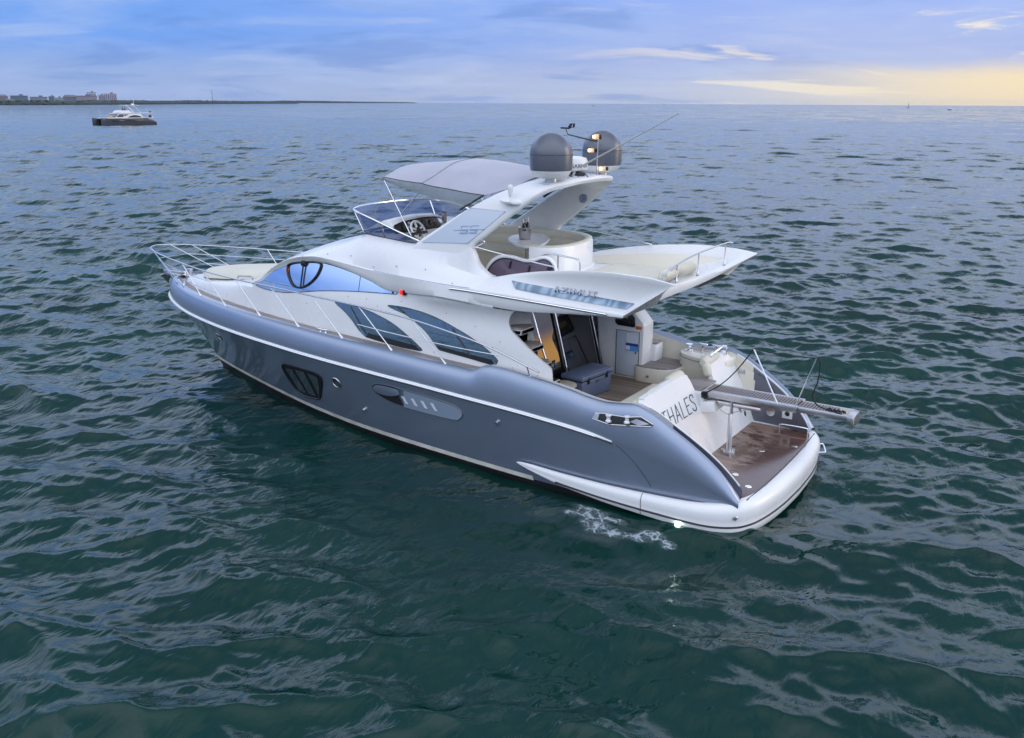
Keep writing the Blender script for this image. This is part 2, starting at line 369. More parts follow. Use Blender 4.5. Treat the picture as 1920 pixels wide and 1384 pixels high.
def pchip(x, tab):
    t = sorted(tab); xs = np.array([p[0] for p in t], float); ys = np.array([p[1] for p in t], float)
    h = np.diff(xs); d = np.diff(ys)/h; m = np.zeros(len(xs)); m[0] = d[0]; m[-1] = d[-1]
    for i in range(1, len(xs)-1):
        if d[i-1]*d[i] > 0:
            w1 = 2*h[i]+h[i-1]; w2 = h[i]+2*h[i-1]; m[i] = (w1+w2)/(w1/d[i-1]+w2/d[i])
    x = np.clip(np.asarray(x, float), xs[0], xs[-1]); i = np.clip(np.searchsorted(xs, x)-1, 0, len(h)-1)
    s = (x-xs[i])/h[i]
    return ys[i]*(1+2*s)*(1-s)**2+m[i]*h[i]*s*(1-s)**2+ys[i+1]*s*s*(3-2*s)+m[i+1]*h[i]*s*s*(s-1)
def sst(a, b, x):
    t = np.clip((np.asarray(x, float)-a)/(b-a), 0, 1); return t*t*(3-2*t)
# ---- hull tables (metres; x forward from the aft end of the platform, y to port, z up from the water)
XA = 0.30; XW = 14.74; XR = 16.22
T_BW = [(.3,2.0),(.8,2.15),(1.9,2.2),(3.75,2.17),(5.7,2.06),(7.94,1.84),(9.76,1.50),(11.2,1.12),(12.6,.70),(13.8,.32),(14.74,0)]
T_BR = [(.3,2.08),(.6,2.16),(1.1,2.24),(1.7,2.28),(2.39,2.31),(3.97,2.36),(5.44,2.37),(6.73,2.37),(8.16,2.32),(9.38,2.24),(10.76,2.08),(11.84,1.90),(13.1,1.62),(14.1,1.34),(15.0,1.00),(15.58,.71),(16.0,.42),(16.16,.22),(16.22,0)]
T_ZR = [(.3,.50),(.8,.72),(1.5,.98),(2.39,1.21),(2.9,1.29),(3.97,1.385),(5.44,1.46),(6.73,1.52),(8.16,1.56),(9.38,1.59),(10.76,1.62),(13.1,1.65),(14.5,1.69),(15.5,1.75),(16.45,1.84)]
T_ZS = [(.3,.60),(.44,.80),(.8,1.16),(1.48,1.60),(1.85,1.795),(2.1,1.865),(2.35,1.84),(2.6,1.82),(2.9,1.85),(3.23,1.915),(3.57,1.97),(4.06,2.03),(4.6,2.085),(4.85,2.09),(5.0,2.05),(5.15,1.97),(5.3,1.94),(5.8,1.955),(7.07,2.01),(8.36,2.05),(9.7,2.085),(11,2.11),(12.3,2.13),(13.8,2.15),(15.4,2.18),(16.45,2.2)]
def BW(x): return pchip(x, T_BW)
def BR(x): return pchip(x, T_BR)
def ZR(x): return pchip(x, T_ZR)
def ZS(x): return pchip(x, T_ZS)
def hull_pt(u, s):                     # u 0 stern..1 stem, s 0 waterline..1 rub rail
    xw = XA+u*(XW-XA); xr = XA+u*(XR-XA)
    k = 1.0+0.35*sst(8, 15, xr)
    return np.stack([xw+(xr-xw)*s, BW(xw)+(BR(xr)-BW(xw))*s**k, ZR(xr)*s], -1)
def hull_y(x, z):                      # outer half-breadth of the side at (x, z), z between water and rail
    x = np.asarray(x, float); z = np.asarray(z, float); u = (x-XA)/(XR-XA)
    for _ in range(30):
        xr = XA+u*(XR-XA); s = np.clip(z/ZR(xr), 0, 1.0)
        u = np.clip((x-XA)/((XW-XA)*(1-s)+(XR-XA)*s), 0, 1)
    return hull_pt(u, np.clip(z/ZR(XA+u*(XR-XA)), 0, 1))[..., 1]
def plan_n(x):
    e = 1e-3; d = (BR(np.minimum(x+e, XR-1e-4))-BR(x-e))/(np.minimum(x+e, XR-1e-4)-(x-e))
    n = np.stack([-d, np.ones_like(d)], -1); return n/np.linalg.norm(n, axis=-1, keepdims=True)
# ---- deckhouse side
T_ZL = [(3.5,3.03),(4.72,3.03),(5.5,3.055),(6.24,3.08),(6.9,3.04),(7.5,3.02),(8.1,3.16),(8.94,3.31),(9.52,3.36),(9.98,3.33),(10.46,3.21),(11.04,2.97),(11.48,2.69),(11.8,2.62)]
T_YF = [(3.5,1.88),(6,1.90),(8,1.87),(9.4,1.80),(10.8,1.64),(11.8,1.46),(13,1.2),(14,.92),(15,.56),(15.6,.2),(15.75,0.0)]
def ZL(x): return pchip(x, T_ZL)
def YF(x): return pchip(x, T_YF)
def side_y(x, z):
    x = np.asarray(x, float); z = np.asarray(z, float)
    h = z-2.0
    y = YF(x)-0.05*h-0.10*h*h*1.0
    fl = sst(7.6, 6.0, x)*np.clip((z-2.55)/(3.03-2.55), 0, 1)**2.2
    return y+fl*(1.93-y)
# ================================================================== THE YACHT
yacht = empty('motor_yacht', (0, 0, 0))
tag(yacht, 'large grey and white flybridge motor yacht floating in the foreground with teak swim platform', 'yacht')
Y = yacht
def zfoot(x): return ZS(x)-.05
# ---- hull shell
w_ = np.linspace(0, 1, 130); U = np.unique(np.concatenate([1-(1-w_)**1.6, np.linspace(0, .36, 90)]))
XRc = XA+U*(XR-XA); nrm = plan_n(np.clip(XRc, XA+.01, XR-.002)); nrm[-1] = (1, 0)
def railpt(d, z):      # offset inboard from the rub rail plan by d
    x = XRc-nrm[:, 0]*d; y = np.maximum(BR(XRc)-nrm[:, 1]*d, 0.0)
    return np.stack([x, y, z], -1)
rows = []
xw = XA+U*(XW-XA); rows.append(np.stack([xw-.15*U, BW(xw)*0.0, np.full_like(xw, -.7)], -1)); rows.append(np.stack([xw-.08*U, BW(xw)*.9, np.full_like(xw, -.3)], -1))
svals = [0.0, .05, .10, .2, .32, .45, .58, .7, .82, .92, 1.0]
for s_ in svals: rows.append(hull_pt(U, s_))
zr, zs = ZR(XRc), ZS(XRc); hgt = zs-zr
wide = sst(5.4, 4.7, XRc)         # the cockpit coaming and the quarter wings are broader on top
for t_, d_ in ((.12, -.004), (.3, .0), (.5, .012), (.68, .032), (.82, .056), (.92, .082)): rows.append(railpt(d_, zr+hgt*t_))
for t_, d_ in ((.98, .112), (1.0, .145)): rows.append(railpt(d_+.0*wide, zr+hgt*t_))
rows.append(railpt(.20, zs-.004-.05*wide)+np.stack([0*zs, -.05*wide*(BR(XRc) > .5), 0*zs], -1))
rows.append(railpt(.215, zs-.05-.09*wide)+np.stack([0*zs, -.10*wide*(BR(XRc) > .5), 0*zs], -1))
rows.append(railpt(.22, zs-.16-.5*wide*hgt)+np.stack([0*zs, -.10*wide*(BR(XRc) > .5), 0*zs], -1))
G = np.array(rows).transpose(1, 0, 2)
iB = 4        # rows up to here are bottom paint
MB().grid(G[:, iB:]).mirror().build('hull', 'hull', Y, ang=50)
hull = bpy.data.objects['hull']
mbb = MB().grid(G[:, :iB+1]).mirror()
n0 = len(G); tr = G[0]; MB_tr = np.stack([tr, tr*np.array([1, -1, 1])], 0); mbb.grid(MB_tr[:, :iB+1])
mbb.build('bottom', 'bottom', hull)
bs = [np.array([hull_pt(U[U > .25], s_)+np.stack([0*U[U > .25], .006+0*U[U > .25], 0*U[U > .25]], -1) for s_ in (.085, .105, .125, .145)]).transpose(1, 0, 2)]
MB().grid(bs[0]).mirror().build('boot_stripe', 'stained', hull)
# rub rail: white moulding with a steel strip let into it
xr_ = np.concatenate([np.linspace(2.39, 14, 120), XR-(XR-14)*np.linspace(1, 0, 60)**1.8])
def railcurve(off, dz):
    n_ = plan_n(np.clip(xr_, XA, XR-.002)); n_[-1] = (1, 0)
    return np.stack([xr_+n_[:, 0]*off, BR(xr_)+n_[:, 1]*off, ZR(xr_)+dz], -1)
P_ = railcurve(.012, 0); P_ = np.concatenate([P_, (P_*np.array([1, -1, 1]))[::-1][1:]])
rr = np.full(len(P_), .034); rr[:6] = np.linspace(.012, .034, 6); rr[-6:] = np.linspace(.034, .012, 6)
rail = MB().tube(P_, rr, 12, ry=None).build('rub_rail', 'white', Y)
P2 = railcurve(.043, -.006); P2 = np.concatenate([P2, (P2*np.array([1, -1, 1]))[::-1][1:]]); MB().tube(P2[3:-3], .008, 6).build('steel_strip', 'chrome', rail)
P3 = railcurve(.004, -.042); P3 = np.concatenate([P3, (P3*np.array([1, -1, 1]))[::-1][1:]]); MB().tube(P3, .009, 6).build('shadow_line', 'black', rail)  # black tube drawn in as the shade under the rail
HS = ysurf(hull_y)
# hull windows, portholes, vent
hw = crom([(10.50, 1.05), (10.42, 1.13), (10.25, 1.185), (9.62, 1.20), (9.25, 1.19), (9.12, 1.13), (9.19, .93), (9.42, .60), (9.55, .50), (9.72, .46), (10.14, .42), (10.32, .46), (10.42, .58), (10.50, .82)], 4, True)
win = MB().patch(hw, HS, .008, .1); edge_tube(win, hw, HS, .022, .006); win = win.build('hull_window', 'black', Y)
pane_px = [[(10.37, 1.06), (10.12, 1.10), (9.98, .54), (10.13, .51), (10.26, .56)], [(10.00, 1.115), (9.67, 1.13), (9.60, .56), (9.86, .53)], [(9.55, 1.125), (9.27, 1.11), (9.24, 1.06), (9.34, .80), (9.46, .59)]]
for pp in pane_px: MB().patch(crom(pp, 3, True) if False else pp, HS, .016, .12).build('pane', 'glass_hull', win)
for (x0, z0, r0) in ((8.655, 1.09, .105), (13.18, 1.225, .085)):
    circ = [(x0+r0*math.cos(a)*1.12, z0+r0*math.sin(a)) for a in np.linspace(0, 2*np.pi, 28, endpoint=False)]
    p = MB().patch(circ, HS, .004, .08).build('porthole', 'ice', Y); m_ = MB(); edge_tube(m_, circ, HS, .014, .006); m_.build('rim', 'steel', p)
    c2 = [(x0-.012+r0*.55*math.cos(a)*1.12, z0-.01+r0*.55*math.sin(a)) for a in np.linspace(0, 2*np.pi, 20, endpoint=False)]
    MB().patch(c2, HS, .007, .08).build('pane', 'glass_hull', p)
vt = crom([(7.58, 1.24), (7.46, 1.315), (7.2, 1.345), (6.97, 1.345), (6.2, 1.30), (5.65, 1.255), (5.46, 1.19), (5.40, 1.09), (5.49, .985), (5.64, .94), (6.28, .935), (7.07, .97), (7.44, 1.06), (7.56, 1.14)], 3, True)
vent = MB().patch([q for q in vt if q[0] < 6.87] , HS, .010, .12).build('hull_vent', 'vent', Y)
m_ = MB(); edge_tube(m_, vt, HS, .013, .004); m_.build('rim', 'grey_panel', vent)
def scoop_y(x, z): 
    cx, cz = 7.2, 1.17; q = np.clip(1-((np.asarray(x)-cx)/.42)**2-((np.asarray(z)-cz)/.19)**2, 0, 1); return hull_y(x, z)-.12*np.sqrt(q)*0+.045*np.sqrt(q)
MB().patch([q for q in vt if q[0] > 6.80], HS, .009, .06).build('scoop_recess', 'ice', vent)
MB().patch(crom([(7.54, 1.23), (7.42, 1.30), (7.15, 1.325), (6.92, 1.30), (6.86, 1.22), (7.05, 1.15), (7.3, 1.13), (7.48, 1.15)], 4, True), ysurf(scoop_y), .010, .04).build('scoop', 'hull', vent)
for x0 in (6.79, 6.555, 6.32, 6.085):
    MB().patch([(x0+.045, 1.195), (x0-.035, 1.19), (x0-.115, 1.045), (x0-.035, 1.05)], HS, .022, .1).build('louvre', 'vent_light', vent)
for x0, z0 in ((8.02, .62), (4.64, 1.10)):
    X, Nn = HS(x0, z0); MB().tube([X-Nn*.02, X+Nn*.05], .035, 12).build('drain_fitting', 'chrome', Y)
# panel joint across the quarter
jx = np.array([[2.33, 1.17], [2.15, 1.06], [1.95, .88], [1.78, .68], [1.70, .56]]); j3 = np.array([HS(a, b)[0]+HS(a, b)[1]*.002 for a, b in crom(jx, 6)]); MB().tube(j3, .006, 6).build('joint_line', 'dark', hull)

# ---- swim platform and the white sponsons that run forward from it
side = [(4.27, 2.265), (4.0, 2.285), (3.4, 2.31), (2.6, 2.33), (1.8, 2.345), (1.1, 2.33), (.72, 2.27), (.42, 2.10), (.24, 1.84), (.13, 1.45), (.05, .8), (.02, 0)]
sd2 = crom(side, 8); pl = np.concatenate([sd2, (sd2*np.array([1, -1]))[::-1][1:]])
dP = np.gradient(pl, axis=0); dP /= np.linalg.norm(dP, axis=1, keepdims=True); nP = np.stack([-dP[:, 1], dP[:, 0]], -1)*-1
nP = np.where((nP*np.stack([np.minimum(pl[:, 0]-1.5, 0), np.sign(pl[:, 1])], -1)).sum(1, keepdims=True) > 0, nP, -nP)
tt = np.minimum(np.arange(len(pl)), np.arange(len(pl))[::-1])/60.0; g = np.clip(tt, 0, 1)**.75
xq = pl[:, 0]; ztop = .545-.0*xq; zc_ = np.where(xq > 3.0, .42-(xq-3.0)*.0, .30); zc_ = pchip(xq, [(.0, .30), (2.2, .30), (3.2, .33), (4.27, .42)])
prof = [(-.13, .18), (-.12, .235), (-.05, .245), (.02, .225), (.07, .17), (.09, .08), (.085, -.03), (.070, -.13), (.082, -.16), (.075, -.25), (.045, -.31), (-.04, -.335), (-.2, -.335)]
A = []
for n_, h_ in prof:
    kk = g if h_ > 0 else g*pchip(xq, [(0, 1), (2.4, 1), (3.3, .95), (4.27, .6)])
    A.append(np.stack([pl[:, 0]+nP[:, 0]*n_*np.maximum(g, .05), pl[:, 1]+nP[:, 1]*n_*np.maximum(g, .05), zc_+h_*kk], -1))
plat = MB().grid(np.array(A).transpose(1, 0, 2)); plat = plat.build('swim_platform', 'white', Y)
sel = (xq < 3.45); ps, pe = np.where(sel)[0][[0, -1]]; st_ = np.stack([pl[:, 0]+nP[:, 0]*.078, pl[:, 1]+nP[:, 1]*.078, zc_-.145*g], -1)[ps:pe+1]; MB().tube(st_, .016, 8).build('rubbing_strip', 'black', plat)
xt, yt = 1.75, 1.98        # platform top with the teak let in
for sg_ in (0, 1):     # moulding joint across each sponson
    k_j = np.argmin(np.abs(xq-1.83)+(10 if sg_ else 0)*(pl[:, 1] > 0)+(0 if sg_ else 10)*(pl[:, 1] < 0)); MB().tube(np.array(A)[2:11, k_j]+np.array([0, .002*np.sign(pl[k_j, 1]), 0]), .005, 6).build('joint_line', 'dark', plat)
yb = np.linspace(-2.06, 2.06, 41); top = np.array([[(xa_, y_, .53) for y_ in yb] for xa_ in (0, 1, 2)])
for j, y_ in enumerate(yb):
    xo = np.interp(abs(y_), [0, .8, 1.45, 1.84, 2.06], [.14, .17, .25, .36, .50]); top[0, j, 0] = xo; top[1, j, 0] = .9; top[2, j, 0] = xt
MB().grid(top).build('platform_top', 'white', plat)
yb2 = np.linspace(-1.83, 1.83, 31); tk = np.array([[(.20+.055*(y_/1.83)**2, y_, .5355) for y_ in yb2], [(1.0, y_, .5355) for y_ in yb2], [(1.47, y_, .5355) for y_ in yb2]])
tkp = MB().grid(tk).build('teak_pad', 'teak_platform', plat)
bd = [tuple(tk[0, j]) for j in range(31)]; MB().tube(np.array(bd)+np.array([0, 0, .0]), .012, 6).build('caulking', 'dark', plat)
for (x0, y0) in ((.42, 1.30), (.36, -.95), (.78, .92), (.78, -.40)):
    MB().lathe([(0, .008), (.022, .008), (.024, .006), (.05, .006), (.054, 0)], (x0, y0, .537), 16).build('deck_fitting', 'chrome', plat)
MB().tube(crom([(.88, -1.72, .54), (.88, -1.72, .60), (.84, -1.72, .64), (.40, -1.74, .64), (.36, -1.74, .60), (.36, -1.74, .54)], 5), .014, 8).build('grab_rail', 'chrome', plat)
MB().tube(crom([(.30, -1.95, .26), (.17, -2.09, .27), (.13, -2.09, .25), (.02, -1.83, .23), (.04, -1.78, .23), (.17, -1.62, .24)], 5), .016, 8).build('boarding_handle', 'chrome', plat)
X, Nn = np.array([.34, 2.14, .30]), np.array([-.6, .8, 0]); MB().lathe([(0, .03), (.03, .025), (.045, 0)], (.32, 2.13, .33), 14, rot=(R(-90), 0, R(30))).build('tow_eye', 'steel', plat)
MB().lathe([(0, -.016), (.038, -.012), (.038, .012), (0, .016)], (1.13, 2.44, .12), 14, rot=(R(-60), 0, 0)).tube([(1.13, 2.22, .07), (1.13, 2.42, .12)], .018, 8).build('underwater_light', 'uwlamp', plat)
ul = bpy.data.lights.new('stern_lamp', 'SPOT'); ul.energy = 2; ul.color = (.85, 1, .92); ul.spot_size = R(75); ul.spot_blend = .9; ul.shadow_soft_size = .03; ulo = bpy.data.objects.new('stern_lamp', ul); C.objects.link(ulo); ulo.location = (1.13, 2.45, .14); ulo.rotation_euler = Vector((-.12, -.75, .42)).to_track_quat('Z', 'Y').to_euler(); ulo.parent = Y
for (x0, x1) in ():   # moulded trim tabs below the sponson
    MB().prism([(x0, 2.33, .07), (x1-.25, 2.335, .06), (x1-.1, 2.32, .02), (x1+.2, 2.30, -.02)], (0, -.25, 0), .01).build('trim_tab', 'white', plat)

# ---- quarter wings: inner faces
def wing_in(x): return BR(x)-.33
xs_ = np.linspace(.36, 1.55, 30)
for sg in (1, -1):
    A = np.array([[(x, sg*wing_in(x), .53+(float(ZS(x))-.04-.53)*t) for t in np.linspace(0, 1, 6)] for x in xs_])
    wp = MB().grid(A).build('wing_panel', 'grey_panel', Y)
    e_ = np.array([(x, sg*(wing_in(x)+.02), float(ZS(x))-.02) for x in np.linspace(.40, 1.9, 24)]); MB().tube(e_, .013, 6).build('trim_line', 'white', wp)
    if sg < 0:
        yi = lambda x: -wing_in(x)+.004
        MB().tube([(1.5, yi(1.5), 1.0), (1.1, yi(1.1), .96), (.72, yi(.72), .86)], .006, 6).build('locker_seam', 'black', wp)
        MB().tube(crom([(1.46, yi(1.4), 1.48), (1.30, yi(1.3), 1.42), (1.06, yi(1.1), 1.16), (.86, yi(.9), .92)], 4), .005, 6).build('locker_seam', 'black', wp)
        MB().lathe([(0, .0), (.05, .004), (.085, .012), (.09, 0)], (1.14, yi(1.14), .78), 20, rot=(R(-90), 0, 0)).build('speaker', 'steel', wp)
        MB().box((.80, yi(.8)+.008, .82), (.20, .02, .20), bev=.02).build('shower_box', 'white', wp); MB().lathe([(0, .02), (.03, .018), (.05, 0)], (.80, yi(.8)+.018, .82), 14, rot=(R(-90), 0, 0)).build('shower_head', 'ice', wp)
        MB().tube([(1.00, yi(1.0)+.01, .955), (.88, yi(.88)+.01, .93)], .014, 8).build('latch', 'chrome', wp)
# ---- cockpit: liner, sole, transom
xs_ = np.linspace(1.5, 5.0, 50)
for sg in (1, -1):
    A = np.array([[(x, sg*(float(wing_in(x))+.015-.03*(1-t)), 1.1+(float(ZS(x))-.035-1.1)*t) for t in np.linspace(0, 1, 6)] for x in xs_])
    lin = MB().grid(A)
    A2 = np.array([[(1.53, sg*(wing_in(1.53)-.01), .54+t*(1.5-.54)) for t in (0, 1)], [(1.95, sg*(wing_in(1.95)-.01), .54+t*(1.7-.54)) for t in (0, 1)]]); lin.grid(A2)
    lin.build('cockpit_liner', 'cream' if sg < 0 else 'white', Y)
MB().box((3.22, 0, 1.17), (2.44, 3.86, .06)).build('cockpit_sole', 'teak_cockpit', Y)
def trx(z): return 1.45+(z-.5)*.4286
def tblock(y0, y1, rnd, name):        # sloping transom moulding that carries a sofa back
    out = crom([(y0, 1.335), (y0, 1.5), (y0, 1.78), (y0-.06*np.sign(y0-y1), 1.87), (y0-.2*np.sign(y0-y1), 1.9), (y1+rnd*1.0*np.sign(y0-y1), 1.9), (y1+rnd*.35*np.sign(y0-y1), 1.82), (y1+.03*np.sign(y0-y1), 1.62), (y1, 1.45), (y1, 1.335)], 4)
    fr = np.array([(trx(z), y, z) for y, z in out]); bk = np.array([(max(trx(z)+.10, 1.98+.0*z) if z > 1.2 else trx(z)+.3, y, z) for y, z in out])
    mid = np.array([(trx(z)+.02, y+.0, z+.025*(z > 1.5)) for y, z in out])
    m = MB(); m.grid(np.array([fr, bk])); m.f.append(tuple(range(len(fr)))); m.add(bk, [tuple(range(len(bk)))]); return m
MB().prism([(trx(.53), 1.97, .53), (trx(1.334), 1.97, 1.334), (trx(1.334), -1.95, 1.334), (trx(.53), -1.95, .53)], (.35, 0, 0)).build('transom', 'white', Y)
tp = tblock(1.97, .06, .30, 'transom'); tp = tp.build('sofa_moulding', 'white', Y, ang=45)
ts = tblock(-.80, -1.93, .45, 'transom'); 
ts.build('sofa_moulding', 'white', Y, ang=45)
MB().tube(crom([(2.0, -1.62, 1.86), (1.99, -1.60, 2.0), (2.0, -1.45, 2.06), (2.02, -1.2, 2.04), (2.06, -1.02, 1.98), (2.08, -.98, 1.86)], 5), .020, 8).build('sofa_hoop', 'chrome', Y)
# cushions of the aft sofa: a raised back seen over the moulding
def roll(y0, y1, x, z, r, name='sofa_cushion', mt='cushion'):
    ys = np.linspace(y0, y1, 14); rr_ = np.full(14, r); rr_[0] = rr_[-1] = r*.55; rr_[1] = rr_[-2] = r*.92
    return MB().tube([(x+.01*math.sin(3*y), y, z+.008*math.sin(5*y)) for y in ys], rr_, 14, ry=None).build(name, mt, Y)
roll(1.45, .72, 2.16, 1.80, .115); roll(.70, .16, 2.16, 1.83, .12); roll(1.92, 1.5, 2.2, 1.74, .10); roll(-.78, -1.5, 2.14, 1.84, .12)
MB().box((2.45, .95, 1.5), (.62, 1.85, .16), bev=.05, seg=3).build('sofa_seat', 'cushion', Y); MB().box((2.45, .95, 1.31), (.56, 1.8, .22), bev=.02).build('sofa_base', 'white', Y)
MB().box((2.06, -.80, 1.74), (.16, .16, .26), rot=(0, .3, 0), bev=.06, seg=3).build('sofa_cushion', 'cushion', Y)
MB().box((2.05, -.40, 1.565), (.42, .72, .03), bev=.006).build('teak_step', 'teak_deck', Y); MB().box((2.0, -.38, 1.36), (.5, .86, .38), bev=.02).build('passage_step', 'white', Y)
# name on the transom
TS = np.array([.4286, 0, 1.0]); TS /= np.linalg.norm(TS); TN = np.array([-TS[2], 0, TS[0]])
st, wd = stroke_letters('THALES', .50); m_ = MB()
hh = .285; y_l, y_r = 1.54, .24; sc = (y_l-y_r)/wd
for q in st:
    pts = [np.array([trx(1.30), y_l-p[0]*sc, 1.30])+TS*(p[1]*hh) for p in q]
    ribbon(m_, pts, TN, .019, .006)
m_.build('name_lettering', 'letter', Y, weld=0)
MB().prism([(trx(1.02)-.004, -1.60, 1.02), (trx(.80)-.004, -1.47, .80), (trx(1.04)-.004, -1.36, 1.04)], (-.012, 0, 0)).build('step_recess', 'teak_cockpit', Y)
MB().box((trx(.74)-.004, -1.64, .74), (.02, .05, .09), rot=(R(35), .4, 0), bev=.006).build('transom_latch', 'black', Y)
MB().box((1.66, -.10, 1.33), (.28, .42, .20), rot=(0, .2, 0), bev=.02).build('passerelle_mount', 'white', Y)
# ---- passerelle (boarding bridge) reaching aft from the transom
ps_ = empty('passerelle', (0, 0, 0)); ps_.parent = Y
zt = 1.625
def pbeam(x0, x1, y0, y1, z0, z1, nm, mt, bev=.012): return MB().box(((x0+x1)/2, (y0+y1)/2, (z0+z1)/2), (abs(x1-x0), abs(y1-y0), z1-z0), bev=bev).build(nm, mt, ps_)
pbeam(1.76, .10, .07, .00, zt-.125, zt, 'outer_frame', 'steel'); pbeam(1.76, .10, -.36, -.43, zt-.125, zt, 'outer_frame', 'steel'); pbeam(1.76, .10, .0, -.36, zt-.11, zt-.05, 'under_tray', 'steel')
pbeam(.16, -.72, .03, -.02, zt-.12, zt-.02, 'inner_frame', 'steel'); pbeam(.16, -.72, -.34, -.39, zt-.12, zt-.02, 'inner_frame', 'steel'); pbeam(.16, -.70, -.02, -.34, zt-.105, zt-.06, 'under_tray', 'steel')
m_ = MB()
for x0 in np.arange(1.72, .12, -.052): m_.box((x0, -.18, zt-.010), (.034, .36, .022))
m_.build('slatted_tread', 'teak_deck', ps_)
m_ = MB()
for x0 in np.arange(.10, -.48, -.052): m_.box((x0, -.18, zt-.034), (.034, .32, .022))
m_.build('slatted_tread', 'teak_deck', ps_)
pbeam(-.50, -.70, .0, -.34, zt-.06, zt-.025, 'end_tread', 'beige'); MB().prism([(-.70, .05, zt-.02), (-.80, .02, zt-.05), (-.82, .0, zt-.22), (-.72, .05, zt-.16)], (0, -.46, 0), .01).build('end_plate', 'steel', ps_)
m_ = MB()
for x0 in (-.0, ): pass
pa, pb = (.43, .06, zt-.03), (.92, .06, 2.50); qa, qb = (.14, .06, zt-.04), (-.14, .06, 2.50)
MB().tube([pa, pb], .0115, 8).build('handrail_post', 'chrome', ps_); MB().tube([qa, qb], .0115, 8).build('handrail_post', 'chrome', ps_)
def sagline(a, b, sag, n=14): 
    a, b = np.array(a), np.array(b); t = np.linspace(0, 1, n)[:, None]; p = a+(b-a)*t; p[:, 2] -= sag*4*t[:, 0]*(1-t[:, 0]); return p
MB().tube(sagline((1.74, .08, zt-.05), pb, .14), .011, 6).build('hand_rope', 'rope', ps_); MB().tube(sagline(pb, qb, .03), .009, 6).build('hand_rope', 'rope', ps_)
MB().tube(crom([qb, (-.20, .06, 2.42), (-.19, .05, 2.1), (-.13, .05, 1.85), (-.22, .04, 1.70), (-.42, .03, 1.64), (-.62, .02, 1.61)], 6), .011, 6).build('hand_rope', 'rope', ps_)
m_ = MB()
for k in range(9): m_.tube(crom([(-.36-.035*k, .0+.02*math.sin(k*2), 1.63), (-.38-.035*k, .03*math.cos(k*3), 1.665), (-.40-.035*k, .03, 1.63)], 3), .012, 6)
m_.build('rope_knot', 'rope', ps_)
m_ = MB()
for k in range(6): m_.box((1.74+.03*math.sin(k*2.3), .09+.02*math.cos(k*1.7), zt-.04-.03*k*.6), (.06, .05, .05), rot=(k, k*.7, 0), bev=.015)
m_.build('rope_knot', 'rope', ps_)
MB().tube([(1.5, -.02, zt-.20), (.72, .02, zt-.19)], .05, 12).build('hydraulic_ram', 'steel', ps_)
MB().tube(crom([(1.45, .02, 1.30), (1.3, .03, 1.25), (1.15, .02, 1.32), (1.0, .0, 1.36)], 5), .008, 6).build('hose', 'cable', ps_); MB().tube(crom([(.95, -.2, 1.42), (.6, -.3, 1.36), (.2, -.4, 1.40), (.0, -.45, 1.44)], 5), .008, 6).build('hose', 'cable', ps_)
post = MB().lathe([(.10, 0), (.10, .02), (.085, .03), (.05, .04), (.045, .06), (.045, .72), (.038, .73), (.028, .74), (.028, 1.0)], (1.235, .04, .535), 18).build('support_post', 'steel', ps_)
for a in (0, 2.1, 4.2): MB().lathe([(.035, 0), (.035, .05), (.02, .06), (0, .06)], (1.235+.10*math.cos(a), .04+.10*math.sin(a), .535), 10).build('foot_bolt', 'chrome', ps_)
# port quarter: mooring recess with fairleads, laid on the shoulder of the hull
def sh_y(x, z): # shoulder of the topsides (between rail and sheer)
    x = np.asarray(x, float); t = np.clip((np.asarray(z)-ZR(x))/(ZS(x)-ZR(x)), 0, 1); return BR(x)-np.interp(t, [0, .12, .3, .5, .68, .82, .92, .98, 1], [0, -.004, 0, .012, .032, .056, .082, .112, .145])
SH = ysurf(sh_y)
rc = [(2.76, 1.54), (2.72, 1.63), (2.56, 1.65), (2.2, 1.655), (1.93, 1.70), (1.72, 1.61), (1.74, 1.575), (1.95, 1.55), (2.45, 1.49)]
rec = MB().patch(rc, SH, .006, .05).build('mooring_recess', 'ice', Y); m_ = MB(); edge_tube(m_, rc, SH, .012, .008); m_.build('recess_rim', 'steel', rec)
MB().patch([(2.76, 1.545), (2.72, 1.63), (2.64, 1.635), (2.66, 1.53)], SH, .02, .05).build('fairlead', 'steel', rec); MB().patch([(2.1, 1.60), (2.0, 1.66), (1.78, 1.61), (1.95, 1.56)], SH, .012, .05).build('steel_lining', 'steel', rec)
for x0, z0 in ((2.47, 1.565), (2.15, 1.60)):
    X, Nn = SH(x0, z0); MB().lathe([(.05, -.03), (.05, -.01), (.032, .01), (.032, .05), (.05, .07), (.05, .085), (0, .09)], X+Nn*.02, 14).build('roller', 'mushroom', rec)
MB().prism([(1.98, 2.19, 1.715), (1.70, 2.19, 1.60), (1.70, 2.15, 1.63), (1.98, 2.13, 1.76)], (0, .03, .015), .006).build('recess_flap', 'white', rec)
# ---- side decks and foredeck (teak)
xd = np.concatenate([np.linspace(5.2, 14, 60), XR-.35-(XR-.35-14)*np.linspace(1, 0, 30)**1.5])
nd = plan_n(xd); oute = np.stack([xd-nd[:, 0]*.205, BR(xd)-nd[:, 1]*.205], -1)
A = np.array([[(o[0], max(o[1], 0), float(ZS(x))-.035), (o[0], max(min(float(YF(o[0]))-.02, o[1]), 0), float(ZS(x))-.03+.0)] for o, x in zip(oute, xd)])
MB().grid(A).mirror().build('side_deck', 'teak_deck', Y)
# white margin between teak and gunwale
A = np.array([[(x-n_[0]*.19, max(BR(x)-n_[1]*.19, 0), float(ZS(x))-.018), (x-n_[0]*.25, max(BR(x)-n_[1]*.25, 0), float(ZS(x))-.022)] for x, n_ in zip(xd, nd)])
MB().grid(A).mirror().build('deck_margin', 'panel', Y)
